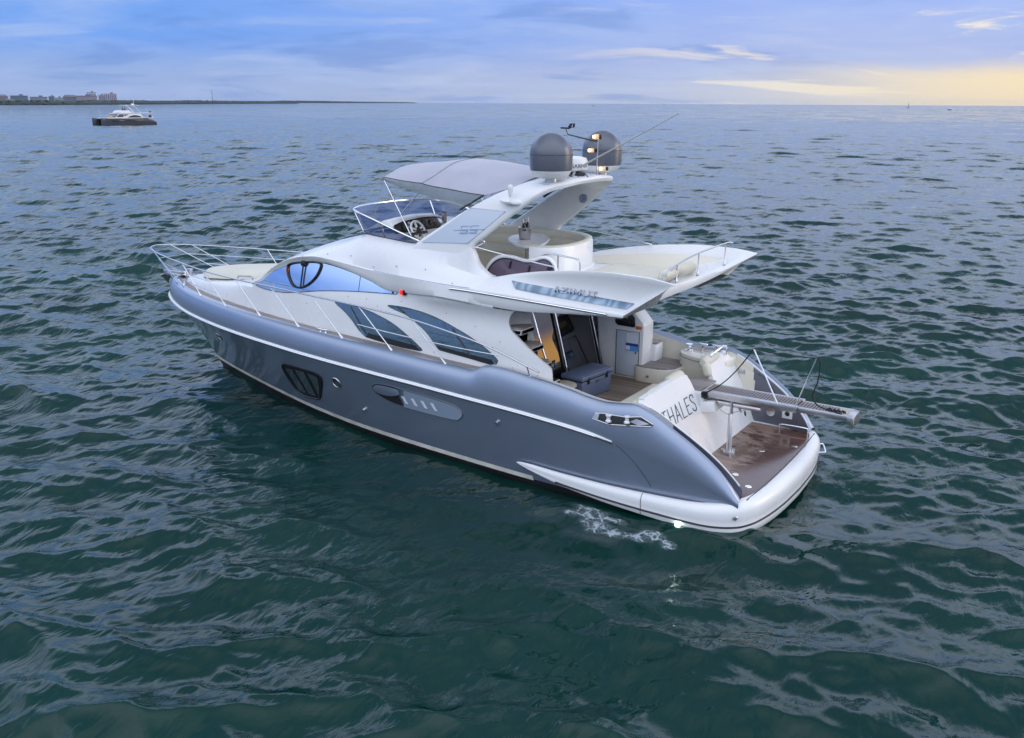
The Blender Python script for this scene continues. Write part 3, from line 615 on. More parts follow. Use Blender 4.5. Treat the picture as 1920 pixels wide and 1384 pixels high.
# ---- deckhouse sides, running aft into the fashion plates
T_AFT = [(1.85, 3.78), (1.93, 3.785), (2.12, 3.81), (2.23, 4.0), (2.41, 4.29), (2.59, 4.56), (2.70, 4.70), (2.80, 4.74), (2.90, 4.71), (3.0, 4.62), (3.05, 4.55)]
us = np.unique(np.concatenate([np.linspace(0, 1, 80), np.linspace(0, .12, 14)])); ts_ = np.linspace(0, 1, 22); A = []
for u in us:
    col = []
    for t in ts_:
        zz = 1.9+t*1.15; xa_ = float(pchip(zz, T_AFT)); x = xa_+(11.75-xa_)*u
        z0 = float(zfoot(x)) if x > 5.3 else 1.85; z1 = float(ZL(x))-.004
        z = z0+(z1-z0)*t; col.append((x, float(side_y(x, z)), z))
    A.append(col)
A = np.array(A); ds = MB().grid(A)
e0 = A[0]; thick = np.array([e0, e0+np.array([.015, -.03, 0]), e0+np.array([.05, -.10, 0]), e0+np.array([.14, -.15, 0])]); ds.grid(thick)
x3 = np.linspace(11.3, 15.74, 60); B = []
for x in x3:
    yf, z0 = float(YF(x)), float(zfoot(x)); z1 = float(pchip(x, [(11.2, 2.60), (11.75, 2.60), (12.5, 2.545), (13.3, 2.47), (14.2, 2.39), (15, 2.30), (15.5, 2.22), (15.75, 2.15)])); ins = .05+.20*float(sst(11.0, 13.0, x)); ins = min(ins, yf*.5); y1 = yf-ins
    zc_2 = z1+.10*min(1, yf/1.2)
    pr = [(yf, z0), (yf-ins*.12, z0+(z1-z0)*.35), (yf-ins*.35, z0+(z1-z0)*.72), (yf-ins*.68, z0+(z1-z0)*.93), (y1-.04*yf, z1+.01), (y1*.75, z1+(zc_2-z1)*.5), (y1*.4, z1+(zc_2-z1)*.85), (0, zc_2)]
    bl_ = float(sst(11.7, 12.9, x)); cr2 = crom(pr, 3)
    if bl_ < 1: cr2 = np.array([((1-bl_)*min(float(side_y(x, b)), yf)+bl_*a if k_i < 10 else a, b) for k_i, (a, b) in enumerate(cr2)])
    B.append([(x, max(a, 0), b) for a, b in cr2])
ds.grid(np.array(B)); ds.mirror(); house = ds.build('deckhouse', 'white', Y, ang=42)
SD = ysurf(side_y)
def window(poly, mt, bars=(), nm='side_window', n=3, off=.007):
    pc = crom(poly, n, True); w_1 = MB().patch(pc, SD, off, .12).build(nm, mt, Y)
    m = MB(); edge_tube(m, pc, SD, .008, .003); m.build('frame', 'dark', w_1); return w_1
wA = window([(8.93, 2.640), (8.62, 2.645), (8.33, 2.62), (7.89, 2.555), (7.40, 2.425), (6.99, 2.237), (6.66, 2.045), (6.67, 2.005), (6.78, 1.995), (7.31, 2.005), (7.95, 2.055), (8.10, 2.085), (8.27, 2.19), (8.45, 2.346), (8.68, 2.494), (8.90, 2.60)], 'glass_dark')
wB = window([(7.54, 2.742), (7.35, 2.757), (7.09, 2.757), (6.70, 2.727), (6.31, 2.657), (5.94, 2.55), (5.56, 2.425), (5.20, 2.264), (4.95, 2.11), (4.93, 2.05), (4.98, 1.995), (5.10, 1.99), (5.66, 2.04), (6.14, 2.075), (6.25, 2.10), (6.38, 2.222), (6.58, 2.394), (7.02, 2.616), (7.36, 2.69)], 'glass_dark')
for wn_, quad in ((wA, [(8.06, 2.06), (8.00, 2.15), (6.78, 2.08), (6.68, 2.0), (6.8, 2.0), (7.31, 2.008)]), (wB, [(6.22, 2.095), (6.28, 2.15), (5.05, 2.075), (5.00, 2.0), (5.12, 1.995), (5.66, 2.045)])):
    MB().patch(quad, SD, .012, .2).build('lower_blind', 'black', wn_)
for wn_, a, b in ((wA, (8.50, 2.60), (8.05, 2.12)), (wA, (7.02, 2.22), (6.86, 2.09)), (wB, (5.95, 2.52), (5.50, 2.07)), (wB, (7.28, 2.74), (7.10, 2.66))):
    P_ = np.array([SD(a[0]+(b[0]-a[0])*t, a[1]+(b[1]-a[1])*t)[0]+np.array([0, .012, 0]) for t in np.linspace(0, 1, 6)]); MB().tube(P_, .014, 6).build('mullion', 'dark', wn_)
wsp = [(11.64, 2.645), (11.50, 2.74), (11.16, 2.937), (10.53, 3.186), (10.03, 3.305), (9.53, 3.343), (8.90, 3.300), (8.0, 3.155), (7.42, 3.035), (7.33, 3.008), (7.36, 2.975), (7.5, 2.965), (8.08, 2.932), (8.66, 2.885), (9.42, 2.80), (10.08, 2.69), (10.62, 2.615), (11.2, 2.60), (11.5, 2.615)]
ws = window(wsp, 'glass_blue', nm='windscreen_side', n=3)
P_ = np.array([SD(8.33-.0*t, 2.915+(3.225-2.915)*t)[0]+np.array([0, .010, 0]) for t in np.linspace(0, 1, 4)]); MB().tube(P_, .005, 6).build('glass_joint', 'dark', ws)
X, Nn = SD(7.44, 2.995); MB().lathe([(.022, 0), (.022, .008), (0, .01)], X+Nn*.008, 12, rot=(R(-80), 0, 0)).build('glass_stud', 'ice', ws)
# round-hooped wiper drawn on the glass by its black arm
hoop = [(10.49, 3.19), (10.3, 3.255), (10.0, 3.30), (9.72, 3.335), (9.50, 3.325), (9.47, 3.25), (9.55, 3.08), (9.72, 2.92), (9.93, 2.81), (10.12, 2.78), (10.28, 2.82), (10.42, 2.95), (10.49, 3.08)]
hp = np.array([SD(a, b)[0]+SD(a, b)[1]*.03 for a, b in crom(hoop, 4, True)]); wip = MB().tube(hp, .020, 6, closed=True)
wip.tube([SD(9.98, 3.30)[0]+np.array([0, .05, 0]), SD(9.985, 2.80)[0]+np.array([0, .045, 0])], .018, 6); wip.lathe([(.0, -.03), (.06, -.02), (.07, .03), (.0, .06)], SD(9.99, 3.285)[0]+np.array([0, .03, 0]), 12, rot=(R(-90), 0, 0)); wip.build('windscreen_wiper', 'black', Y)
MB().patch([(10.56, 3.02), (10.46, 3.04), (10.46, 3.13), (10.56, 3.11)], SD, .02, .2).build('orange_sticker', 'orange', ws)
# front windscreen (faces forward)
A = []
for q in np.linspace(-1, 1, 21):
    xb_, zb_ = 11.68+.55*(1-abs(q)**2.2), 2.62+.02*(1-q*q); xt_2, zt_2 = 10.6+.35*(1-abs(q)**2.2), 3.20+.02*(1-q*q); yb_, yt_ = 1.40*q, 1.28*q
    A.append([(xb_+(xt_2-xb_)*t, yb_+(yt_-yb_)*t, zb_+(zt_2-zb_)*t) for t in np.linspace(0, 1, 5)])
MB().grid(np.array(A)).build('windscreen', 'glass_blue', Y)
# ---- foredeck sunpad
A = []
for x in np.linspace(12.05, 14.75, 24):
    hw_ = float(np.interp(x, [12.0, 13.2, 14.0, 14.5, 14.76], [.92, .90, .78, .55, .30])); zb_ = float(pchip(x, [(11.2, 2.68), (12.5, 2.63), (13.3, 2.56), (14.2, 2.47), (15, 2.38)]))-.02
    e_ = .6 if x < 12.2 or x > 14.65 else 1
    A.append([(x, hw_*q, zb_-.03*(abs(q) > .97)+e_*.13*(1-abs(q)**6)+.02*(1-q*q)) for q in np.linspace(-1, 1, 25)])
MB().grid(np.array(A)).build('foredeck_sunpad', 'cushion', Y)
MB().tube(crom([(14.5, -.55, 2.42), (14.45, -.58, 2.50), (13.9, -.85, 2.53), (13.85, -.88, 2.46)], 5), .012, 8).build('grab_rail', 'chrome', Y)
MB().tube(crom([(12.7, 1.0, 2.60), (12.65, 1.0, 2.66), (12.2, 1.05, 2.70), (12.15, 1.05, 2.64)], 5), .02, 8).build('grab_rail', 'steel', Y)
# ---- bow: roller, anchor, windlass, cleats
an = empty('anchor', (0, 0, 0)); an.parent = Y
MB().box((16.24, 0, 2.19), (.62, .24, .07), bev=.015).box((16.50, .10, 2.22), (.26, .03, .16), bev=.01).box((16.50, -.10, 2.22), (.26, .03, .16), bev=.01).build('bow_roller', 'steel', an)
MB().tube([(15.9, 0, 2.27), (16.60, 0, 2.22), (16.68, 0, 2.05)], .035, 10).prism([(16.72, .16, 2.16), (16.64, -.0, 1.92), (16.72, -.16, 2.16), (16.52, 0, 2.22)], (-.03, 0, -.01), .006).build('plough_anchor', 'steel', an)
MB().lathe([(.12, 0), (.12, .06), (.08, .10), (.10, .2), (.10, .22), (0, .24)], (15.72, .0, 2.16), 16).build('windlass', 'steel', Y)
def cleat(p, rz, nm='cleat', s_=1.0, par=Y):
    m = MB(); 
    for k in (-.07, .07): m.lathe([(.028, 0), (.016, .03), (.016, .07)], (k*s_, 0, 0), 10)
    m.tube([(-.17*s_, 0, .08), (-.06*s_, 0, .072), (.06*s_, 0, .072), (.17*s_, 0, .08)], [.010, .018, .018, .010], 8); m.xf(p, rz); return m.build(nm, 'chrome', par)
cleat((9.05, 2.04, 2.045), 0); cleat((15.1, .66, 2.16), R(-40)); cleat((15.1, -.66, 2.16), R(40)); cleat((9.05, -2.04, 2.045), 0)
# ---- bow rail: top rail, two wires, raked stanchions
rl = [(3.82, 2.28, 2.14), (4.01, 2.28, 2.19), (4.69, 2.29, 2.39), (5.37, 2.295, 2.53), (6.58, 2.295, 2.70), (7.87, 2.26, 2.775), (9.17, 2.19, 2.81), (10.51, 2.03, 2.82), (11.75, 1.88, 2.82), (13.1, 1.60, 2.82), (14.3, 1.29, 2.84), (15.7, .84, 2.86), (16.5, .50, 2.87), (16.82, .27, 2.875), (16.96, .0, 2.88)]
RLp = crom(rl, 8); full = np.concatenate([RLp, (RLp*np.array([1, -1, 1]))[::-1][1:]]); brail = MB().tube(full, .0155, 10).build('bow_rail', 'rail', Y)
def railat(x): return np.array([np.interp(x, RLp[:, 0], RLp[:, k]) for k in range(3)])
bases = [(15.24, .77, 2.185), (14.64, 1.0, 2.14), (13.63, 1.32, 2.12), (12.37, 1.66, 2.10), (11.02, 1.88, 2.085), (9.7, 2.05, 2.065), (8.41, 2.15, 2.035), (7.11, 2.2, 2.0), (5.83, 2.21, 1.94)]
tops = [16.8, 16.3, 14.25, 13.2, 11.75, 10.51, 9.17, 7.87, 6.58]
for (bx, by, bz), tx in zip(bases, tops):
    for sg in (1, -1):
        t_ = railat(tx); a, b = np.array([bx, by*sg, bz]), t_*np.array([1, sg, 1]); d = (b-a)/np.linalg.norm(b-a)
        MB().tube([a, a+d*.06, a+d*.13, a+d*.16, b], [.028, .024, .017, .0115, .0115], 8).build('stanchion', 'rail', brail)
for sg in (1, -1):
    MB().tube([(4.05, 2.20*sg, 2.03), (4.05, 2.22*sg, 2.06), (4.07, 2.27*sg, 2.20)], [.03, .016, .014], 8).build('stanchion', 'chrome', brail)
    mr = crom([(7.91, 2.25, 2.41), (7.09, 2.275, 2.365), (6.08, 2.29, 2.33), (5.2, 2.29, 2.31), (4.62, 2.29, 2.31)], 6)*np.array([1, sg, 1]); MB().tube(mr, .009, 6).build('mid_rail', 'rail', brail)
for fr_ in (.36, .68):
    P_ = []
    for (bx, by, bz), tx in list(zip(bases, tops))[:4]:
        P_.append(np.array([bx, by, bz])*(1-fr_)+railat(tx)*fr_)
    P_ = crom(P_[::-1], 5); L_ = np.array([P_[-1][0]+.08, 0, P_[-1][2]]) if fr_ > .5 else None
    pf = np.concatenate([P_, (P_*np.array([1, -1, 1]))[::-1]]) if fr_ > .5 else None
    if pf is not None: MB().tube(pf, .008, 6).build('mid_rail', 'rail', brail)
    else:
        for sg in (1, -1): MB().tube(P_*np.array([1, sg, 1]), .008, 6).build('mid_rail', 'rail', brail)
# ---- flybridge moulding: eyebrow, flank and brow
T_AY = [(4.6, 1.945), (5.9, 1.94), (7.0, 1.87), (7.9, 1.76), (8.9, 1.66), (10, 1.57), (11, 1.50), (11.85, 1.40)]     # arris breadth
T_AZ = [(4.6, 3.315), (5.9, 3.325), (7.0, 3.345), (7.9, 3.37), (8.94, 3.44), (9.52, 3.47), (9.98, 3.43), (10.46, 3.32), (11.04, 3.06), (11.48, 2.78), (11.8, 2.66)]
T_CY = [(5.0, 1.64), (5.8, 1.63), (6.7, 1.64), (7.5, 1.64), (8.2, 1.58), (8.85, 1.45), (9.5, 1.36), (10.4, 1.30), (11.2, 1.28), (11.85, 1.30)]
T_CZ = [(5.0, 3.45), (5.2, 3.46), (5.8, 3.55), (6.7, 3.72), (7.47, 3.79), (8.0, 3.79), (8.5, 3.75), (9.27, 3.64), (9.8, 3.54), (10.3, 3.41), (10.8, 3.23), (11.4, 2.93), (11.8, 2.70)]
T_TY = [(5.0, 1.60), (5.8, 1.55), (6.8, 1.50), (7.2, 1.42), (7.8, 1.40), (8.4, 1.33), (8.62, 1.2), (9.3, 1.08), (10.3, 1.02), (11.2, 1.0), (11.85, 1.0)]
T_TZ = [(5.0, 3.47), (5.2, 3.48), (5.33, 3.53), (5.5, 3.63), (5.62, 3.76), (5.70, 3.93), (5.76, 4.0), (6.2, 3.985), (6.8, 3.965), (7.2, 3.93), (7.8, 3.96), (8.4, 3.985), (8.62, 3.955), (9.27, 3.745), (9.8, 3.62), (10.3, 3.48), (10.8, 3.31), (11.4, 3.00), (11.8, 2.72)]
xf = np.unique(np.concatenate([np.linspace(5.0, 11.78, 110), np.linspace(5.1, 5.8, 24)])); A = []
for x in xf:
    zl = float(ZL(x)); yl = float(side_y(x, zl-.004)); ay, az, cy, cz, ty, tz = [float(pchip(x, T)) for T in (T_AY, T_AZ, T_CY, T_CZ, T_TY, T_TZ)]
    tz = max(tz, cz+.01); tuck = .05*float(sst(5.5, 5.25, x)); lipw = .045*float(sst(11.6, 8.5, x))-tuck; ay -= tuck
    A.append([(x, yl-.01, zl-.008), (x, yl+lipw*.6, zl+.004), (x, yl+lipw, zl+.03), (x, (yl+lipw+ay)/2+.004, (zl+.03+az)/2), (x, ay, az), (x, ay-.022, az+.014), (x, ay-(ay-cy)*.35, az+(cz-az)*.42), (x, ay-(ay-cy)*.72, az+(cz-az)*.78), (x, cy, cz), (x, cy-(cy-ty)*.35, cz+(tz-cz)*.5), (x, ty+.012, tz-.012), (x, ty-.03, tz)])
A = np.array(A); fl = MB().grid(A)
i8 = np.where(xf > 8.25)[0]; Bc = []
for i in i8:
    x = xf[i]; e_ = A[i, -1]; zc2 = e_[2]+.09*float(sst(11.7, 10, x))*float(sst(8.3, 9.2, x)); Bc.append([(x, e_[1]*q, e_[2]+(zc2-e_[2])*(1-q*q)) for q in np.linspace(1, 0, 10)])
fl.grid(np.array(Bc))
i7 = np.where((xf >= 5.15) & (xf < 8.35))[0]; Bi = [[tuple(A[i, -1]), (xf[i], A[i, -1, 1]-.09, A[i, -1, 2]-.01), (xf[i], A[i, -1, 1]-.12, A[i, -1, 2]-.06), (xf[i], A[i, -1, 1]-.13, 3.2)] for i in i7]
fl.grid(np.array(Bi)); fl.mirror(); fly = fl.build('flybridge', 'white', Y, ang=40)
MB().tube([(x, float(pchip(x, T_AY))-.008, float(pchip(x, T_AZ))+.010) for x in np.linspace(5.5, 7.9, 30)], .0045, 5).build('joint_line', 'letter_blue', fly)
MB().grid(np.array([[(x, y, 3.22) for y in np.linspace(-1.55, 1.55, 5)] for x in (4.5, 6, 8.35)])).build('fly_deck', 'cream', Y)
# ---- wings of the flybridge overhang
T_RY = [(1.62, 1.93), (2.5, 1.90), (3.5, 1.84), (4.5, 1.74), (5.3, 1.64), (5.5, 1.62)]
T_RZ = [(1.62, 3.807), (2.09, 3.863), (2.68, 3.875), (3.3, 3.838), (3.98, 3.758), (4.71, 3.625), (5.1, 3.53), (5.43, 3.46), (5.5, 3.45)]
def wrow(u):      # one fore-and-aft station of the wing, bottom to top and over
    def X(e): return 5.42+u*(e-5.42)
    o = []
    x = X(2.66); o.append((x, 1.60, 3.02+.0*x+.06*(u))); x = X(2.60); zso = float(pchip(x, [(2.5, 3.165), (3.5, 3.105), (4.6, 3.035), (5.5, 3.055)])); o.append((x, 1.88, zso)); o.append((x, 1.915, zso+.008))
    x = X(2.46); o.append((x, 1.95, float(pchip(x, [(2.4, 3.19), (3.5, 3.16), (4.6, 3.13), (5.5, 3.14)])))); az = float(pchip(x, [(2.3, 3.235), (3.5, 3.265), (4.9, 3.315), (5.5, 3.32)])); o.append((x, 1.955, az-.02)); o.append((x, 1.945, az)); o.append((x, 1.915, az+.012))
    zb, yb_ = az+.012, 1.915
    for t, e in ((.15, 2.34), (.3, 2.2), (.5, 2.03), (.7, 1.86), (.86, 1.73), (.95, 1.66)):
        x = X(e); rz, ry = float(pchip(x, T_RZ)), float(pchip(x, T_RY)); azx = float(pchip(x, [(1.6, 3.20), (2.3, 3.247), (3.5, 3.277), (4.9, 3.327), (5.5, 3.332)]))
        hcv = .07*math.sin(math.pi*t)*min(1, (5.5-x)/1.5); o.append((x, 1.925+(ry-1.925)*t-hcv, azx+(rz-azx)*t))
    x = X(1.62); rz, ry = float(pchip(x, T_RZ)), float(pchip(x, T_RY)); o += [(x, ry-.012, rz), (x+.012*u, ry-.05, rz+.004), (x+.03*u, ry-.085, rz-.02)]
    x = X(1.80); o.append((x+.05*u, float(pchip(x, T_RY))-.16, float(pchip(x, T_RZ))*.62+3.39*.38)); x = X(2.05); o.append((x, float(pchip(x, T_RY))-.34, 3.40))
    return o
Wg = np.array([wrow(u) for u in np.concatenate([np.linspace(0, .9, 46), np.linspace(.92, 1, 10)])]); wm = MB().grid(Wg)
er = Wg[-1]; nr = len(er); wm.v += [tuple(p) for p in er]; b0 = len(wm.v)-nr
for i in range(nr//2): 
    j = nr-1-i
    if j-1 > i+1 or j-1 == i+1: wm.f.append((b0+i, b0+i+1, b0+j-1, b0+j) if j-1 != i+1 else (b0+i, b0+i+1, b0+j))
wing = wm.build('bulwark_wing', 'white', Y, ang=40); wm2 = MB(); wm2.f = [tuple(reversed(q)) for q in wm.f]; wm2.v = [(x, -y, z) for x, y, z in wm.v]; wm2.build('bulwark_wing', 'white', Y, ang=40)
def wing_y(x, z):
    u = np.clip((5.42-x)/(5.42-2.0), 0, 1)*1.0; best = Wg[np.argmin(np.abs(Wg[:, 9, 0]-x))][6:14]; return float(np.interp(z, best[:, 2], best[:, 1]))
def wing_s(a, b):
    A_ = Wg[:, 6:14]; # nearest cell by bilinear search over stations and rows
    d = (A_[:, :, 0]-a)**2+((A_[:, :, 2]-b)*2.5)**2; k = np.argsort(d.ravel())[:6]; wgt = 1/(d.ravel()[k]+1e-4); y = float((A_[:, :, 1].ravel()[k]*wgt).sum()/wgt.sum())
    return np.array([a, y, b]), np.array([0, .96, .28])
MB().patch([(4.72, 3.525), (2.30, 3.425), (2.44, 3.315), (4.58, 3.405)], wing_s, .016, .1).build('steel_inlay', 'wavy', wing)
st, wd = stroke_letters('AZIMUT', .9); st = [[p for p in q] for q in st]; m_ = MB()
for i_, q in enumerate(st):
    if i_ == 2 and False: continue
    pts = [wing_s(3.80-p[0]*.80/wd, 3.452+p[1]*.075)[0]+np.array([0, .03, .006]) for p in q]; ribbon(m_, pts, (0, .95, .3), .016, .012)
m_.build('name_lettering', 'letter_chrome', wing, weld=0)
P_ = crom([(5.92, 1.985, 3.285), (5.4, 1.985, 3.285), (4.13, 1.985, 3.252), (2.75, 1.985, 3.212)], 8); MB().tube(P_-np.array([0, .018, 0]), .018, 8).build('steel_strip', 'chrome', wing); MB().tube(P_-np.array([0, .026, .018]), .007, 6).build('shadow_line', 'dark', wing)  # the dark tube below the strip is drawn-in shade
# aft deck of the flybridge with its swept lip
A = []
for q in np.linspace(-1, 1, 41):
    a = abs(q); x0 = 2.46-.78*a**2.6; zt_3, zb_3 = 3.405+.40*a**3.4, 3.23+.53*a**3.0; y = q*1.90
    A.append([(5.0, q*1.56, 3.10), (3.2, q*1.62, 3.10+.02), (x0+.14, y*.985, zb_3-.03), (x0+.02, y, zb_3), (x0, y, (zb_3+zt_3)/2), (x0+.02, y, zt_3-.01), (x0+.07, y*.99, zt_3), (x0+.16, y*.975, zt_3-.012*(1-a)), (3.1+.0*a, q*1.60, 3.40), (4.9, q*1.58, 3.40)])
MB().grid(np.array(A)).build('overhang_deck', 'white', Y, ang=40)
sg = -1
A = np.array([[(p[0]-.0, -(p[1]), p[2]) for p in (w_1+np.array([0, -.006, 0]) for w_1 in (Wg[i][-2], Wg[i][-1]))] for i in range(0, len(Wg))]); 
MB().grid(A+np.array([0, .01, .004])).build('bulwark_lining', 'cream', Y)
# sunpad on the overhang
A = []
for x in np.linspace(2.72, 4.25, 16):
    e_ = 1 if 2.78 < x < 4.2 else .3
    A.append([(x+.0*q, -.25+1.22*q, 3.405+e_*.085*(1-abs(q)**8)+.006*math.sin(9*x)*math.sin(7*q)) for q in np.linspace(-1, 1, 21)])
MB().grid(np.array(A)).build('aft_sunpad', 'cushion', Y)
# rails of the overhang
ar = [(3.42, -.30, 3.42), (3.42, -.30, 3.66), (3.36, -.34, 3.72), (2.62, -.34, 3.80), (2.55, -.9, 3.86), (2.44, -1.42, 3.93), (2.38, -1.50, 3.93)]
def post_rail(path, posts, nm='fly_rail', r=.015):
    rl_ = MB().tube(crom(path, 5), r, 8).build(nm, 'rail', Y)
    for a, b in posts:
        a, b = np.array(a, float), np.array(b, float); d = b-a; MB().tube([a, a+d*.12, a+d*.16, b], [.024, .022, .014, .014], 8).build('stanchion', 'rail', rl_)
    return rl_
def lipp(y): a = abs(y)/1.90; return np.array([2.46-.78*a**2.6+.08, y, 3.405+.40*a**3.4])
yl_ = [-.28, -.95, -1.55]; 
P_ = [lipp(.36)+np.array([.0, 0, .02]), lipp(.36)+np.array([.0, 0, .16]), lipp(.31)+np.array([0, 0, .21]), lipp(-.28)+np.array([0, 0, .33]), lipp(-.95)+np.array([0, 0, .42]), lipp(-1.5)+np.array([0, 0, .42]), lipp(-1.62)+np.array([0, 0, .36])]
post_rail(P_, [(lipp(y), lipp(y)+np.array([0, 0, h])) for y, h in ((-.28, .33), (-.95, .42), (-1.5, .42))])
# stair-hatch guard rails
post_rail([(5.72, 1.50, 4.0), (5.2, 1.50, 3.93), (4.4, 1.60, 3.86), (3.9, 1.72, 3.84)], [])
post_rail([(4.78, .80, 3.80), (4.60, .78, 3.88), (4.2, .80, 3.86), (3.95, .84, 3.84), (3.88, .86, 3.78), (3.88, .86, 3.42)], [((4.36, .80, 3.42), (4.36, .80, 3.87))])
MB().tube(crom([(5.9, 1.30, 3.95), (5.85, 1.28, 4.02), (5.78, 1.24, 4.08), (5.70, 1.20, 4.06), (5.72, 1.2, 4.0), (5.95, 1.18, 3.9)], 5), .02, 8).build('grab_handle', 'chrome', Y)
P_ = [(5.31, -1.58, 4.05), (4.4, -1.62, 3.94), (3.70, -1.70, 3.82)]; MB().tube(P_, .015, 8).build('fly_rail', 'chrome', Y)
# hatch: smoked acrylic in a white hoop
hp = [(5.70, 3.42), (5.60, 3.60), (5.48, 3.73), (5.30, 3.82), (5.07, 3.83), (4.80, 3.79), (4.62, 3.815), (4.43, 3.88), (4.28, 3.86), (4.17, 3.74), (4.10, 3.45)]
hpc = crom(hp, 4); hy = 1.22
ht = MB().prism([(x, hy, z) for x, z in hpc], (0, -.012, 0)).build('stair_hatch', 'purple', Y)
MB().tube([(x, hy-.005, z) for x, z in hpc], .034, 10).build('hatch_hoop', 'white', ht); MB().tube([(x*1.0-(x-4.87)*.035, hy-.0, z-.03) for x, z in hpc[2:-2]], .014, 6).build('seal', 'black', ht)
for x, z in ((5.10, 3.74), (4.70, 3.70)): MB().box((x, hy+.02, z-.05), (.03, .03, .14), rot=(0, -.25, 0), bev=.008).build('latch', 'black', ht)
for x, z in ((5.56, 3.47), (4.27, 3.70)): MB().lathe([(.04, 0), (.045, .04), (0, .06)], (x, hy, z), 10, rot=(R(-90), 0, 0)).build('hinge', 'black', ht)
MB().box((5.55, 1.38, 3.42), (.30, .36, .10), rot=(0, 0, 0), bev=.04, seg=3).build('coaming_foot', 'white', Y)
# ---- radar arch: a broad swept hoop
AR = [  # y, z, x forward edge, x aft edge (port half, from the foot to the crown)
 (1.57, 3.62, 7.35, 5.60), (1.535, 3.97, 6.98, 5.70), (1.495, 4.26, 6.53, 5.36), (1.43, 4.60, 5.98, 4.93), (1.345, 4.87, 5.48, 4.60), (1.25, 5.00, 5.18, 4.44), (1.08, 5.10, 4.98, 4.29), (.85, 5.145, 4.92, 4.18), (.45, 5.18, 4.92, 4.12), (0, 5.19, 4.92, 4.10)]
ap = crom(AR, 6); ap = np.concatenate([ap, (ap*np.array([-1, 1, 1, 1]))[::-1][1:]])
c2_ = ap[:, :2]; tg = np.gradient(c2_, axis=0); tg /= np.linalg.norm(tg, axis=1, keepdims=True); on = np.stack([-tg[:, 1], tg[:, 0]], -1); on = np.where((on*np.stack([ap[:, 0], ap[:, 1]-3.5], -1)).sum(1, keepdims=True) < 0, -on, on)
A = []
for (y, z, xf_, xa_), n_ in zip(ap, on):
    w2 = xf_-xa_; ring = []
    for s_, h_ in ((0, 0), (.012, .03), (.05, .048), (.2, .055), (.5, .058), (.8, .055), (.95, .048), (.988, .03), (1, 0), (.97, -.05), (.8, -.07), (.5, -.08), (.2, -.07), (.03, -.05)):
        ring.append((xf_-w2*s_, y+n_[0]*(h_-.02), z+n_[1]*(h_-.02)))
    A.append(ring)
arch = MB().grid(np.array(A), cv=True).build('radar_arch', 'white', Y, ang=42)
apz = ap[:len(ap)//2+1]; onz = on[:len(ap)//2+1]
def arch_s(a, b):    # a = distance along chord x, b = z  -> outer face of the port leg
    y = float(np.interp(b, apz[:, 1], apz[:, 0])); n_ = np.array([np.interp(b, apz[:, 1], onz[:, k]) for k in (0, 1)])
    return np.array([a, y+n_[0]*.036, b+n_[1]*.036]), np.array([0, n_[0], n_[1]])
pq = [(6.84, 3.985), (5.80, 4.05), (5.05, 4.655), (5.79, 4.665)]
pan = MB().patch(pq, arch_s, .008, .1); pan = pan.build('arch_panel', 'panel', Y); m_ = MB(); edge_tube(m_, pq, arch_s, .004, .009, 5); m_.build('panel_joint', 'letter_blue', pan)
m_ = MB()
def a_pt(u, v): X, Nn = arch_s(5.985-.365*u-.03*v, 4.205+.035*u+.135*v); return X+Nn*.012, Nn
for d_ in (0, .56):     # double-line fives
    for ln in ([(.44, 1.0), (0, 1.0), (0, .72)], [(.0, .52), (.44, .52), (.44, .0), (0, 0)], [(.0, .40), (.36, .40), (.36, .12), (0, .12)]):
        ribbon(m_, [a_pt(u+d_, v)[0] for u, v in ln], a_pt(.5, .5)[1], .009, .004)
for ln in ([(-.42, .5), (-.04, .5)], [(1.04, .5), (1.42, .5)]): ribbon(m_, [a_pt(*q)[0] for q in ln], a_pt(.5, .5)[1], .009, .004)
m_.build('model_number', 'letter_blue', pan, weld=0)
# shelf with the mushroom aerial on the port leg, speaker inside the starboard leg
X, Nn = arch_s(4.97, 4.80); sh = MB().prism([X+np.array(q) for q in ((.26, -.02, .035), (-.22, -.02, .03), (-.10, .16, .035), (.05, .18, .035))], (-.02, -.03, -.05), .012).build('aerial_shelf', 'white', Y)
MB().lathe([(.03, 0), (.03, .02), (.016, .03), (.016, .08), (.035, .09), (.05, .22), (.045, .26), (.03, .275), (0, .28)], X+np.array([-.02, .06, .04]), 14).build('mushroom_aerial', 'mushroom', sh)
MB().lathe([(0, .0), (.03, .004), (.035, .012), (.085, .015), (.095, 0)], (5.04, -1.285, 4.67), 24, rot=(R(-83), 0, 0)).build('speaker', 'vent', arch)
# satellite domes
for y_ in (.93, -.93):
    d_ = MB().lathe([(.362, .09), (.372, .16), (.372, .36)]+[(.372*math.cos(a), .36+.372*math.sin(a)) for a in np.linspace(.12, math.pi/2, 14)], (4.46, y_, 5.275), 40); dome = d_.build('satellite_dome', 'dome', Y)
    MB().lathe([(0, -.045), (.20, -.045), (.255, -.03), (.30, .0), (.355, .075), (.36, .092), (.36, .095)], (4.46, y_, 5.275), 40).build('dome_base', 'white', dome)
    MB().lathe([(.19, -.16), (.19, -.145), (.105, -.14), (.105, -.04)], (4.46, y_, 5.275), 24).build('pedestal', 'steel', dome)
    MB().tube([(4.46+.374*math.cos(a), y_+.374*math.sin(a), 5.275+.36) for a in np.linspace(0, 2*np.pi, 40, endpoint=False)], .004, 5, closed=True).build('seam', 'dark', dome)
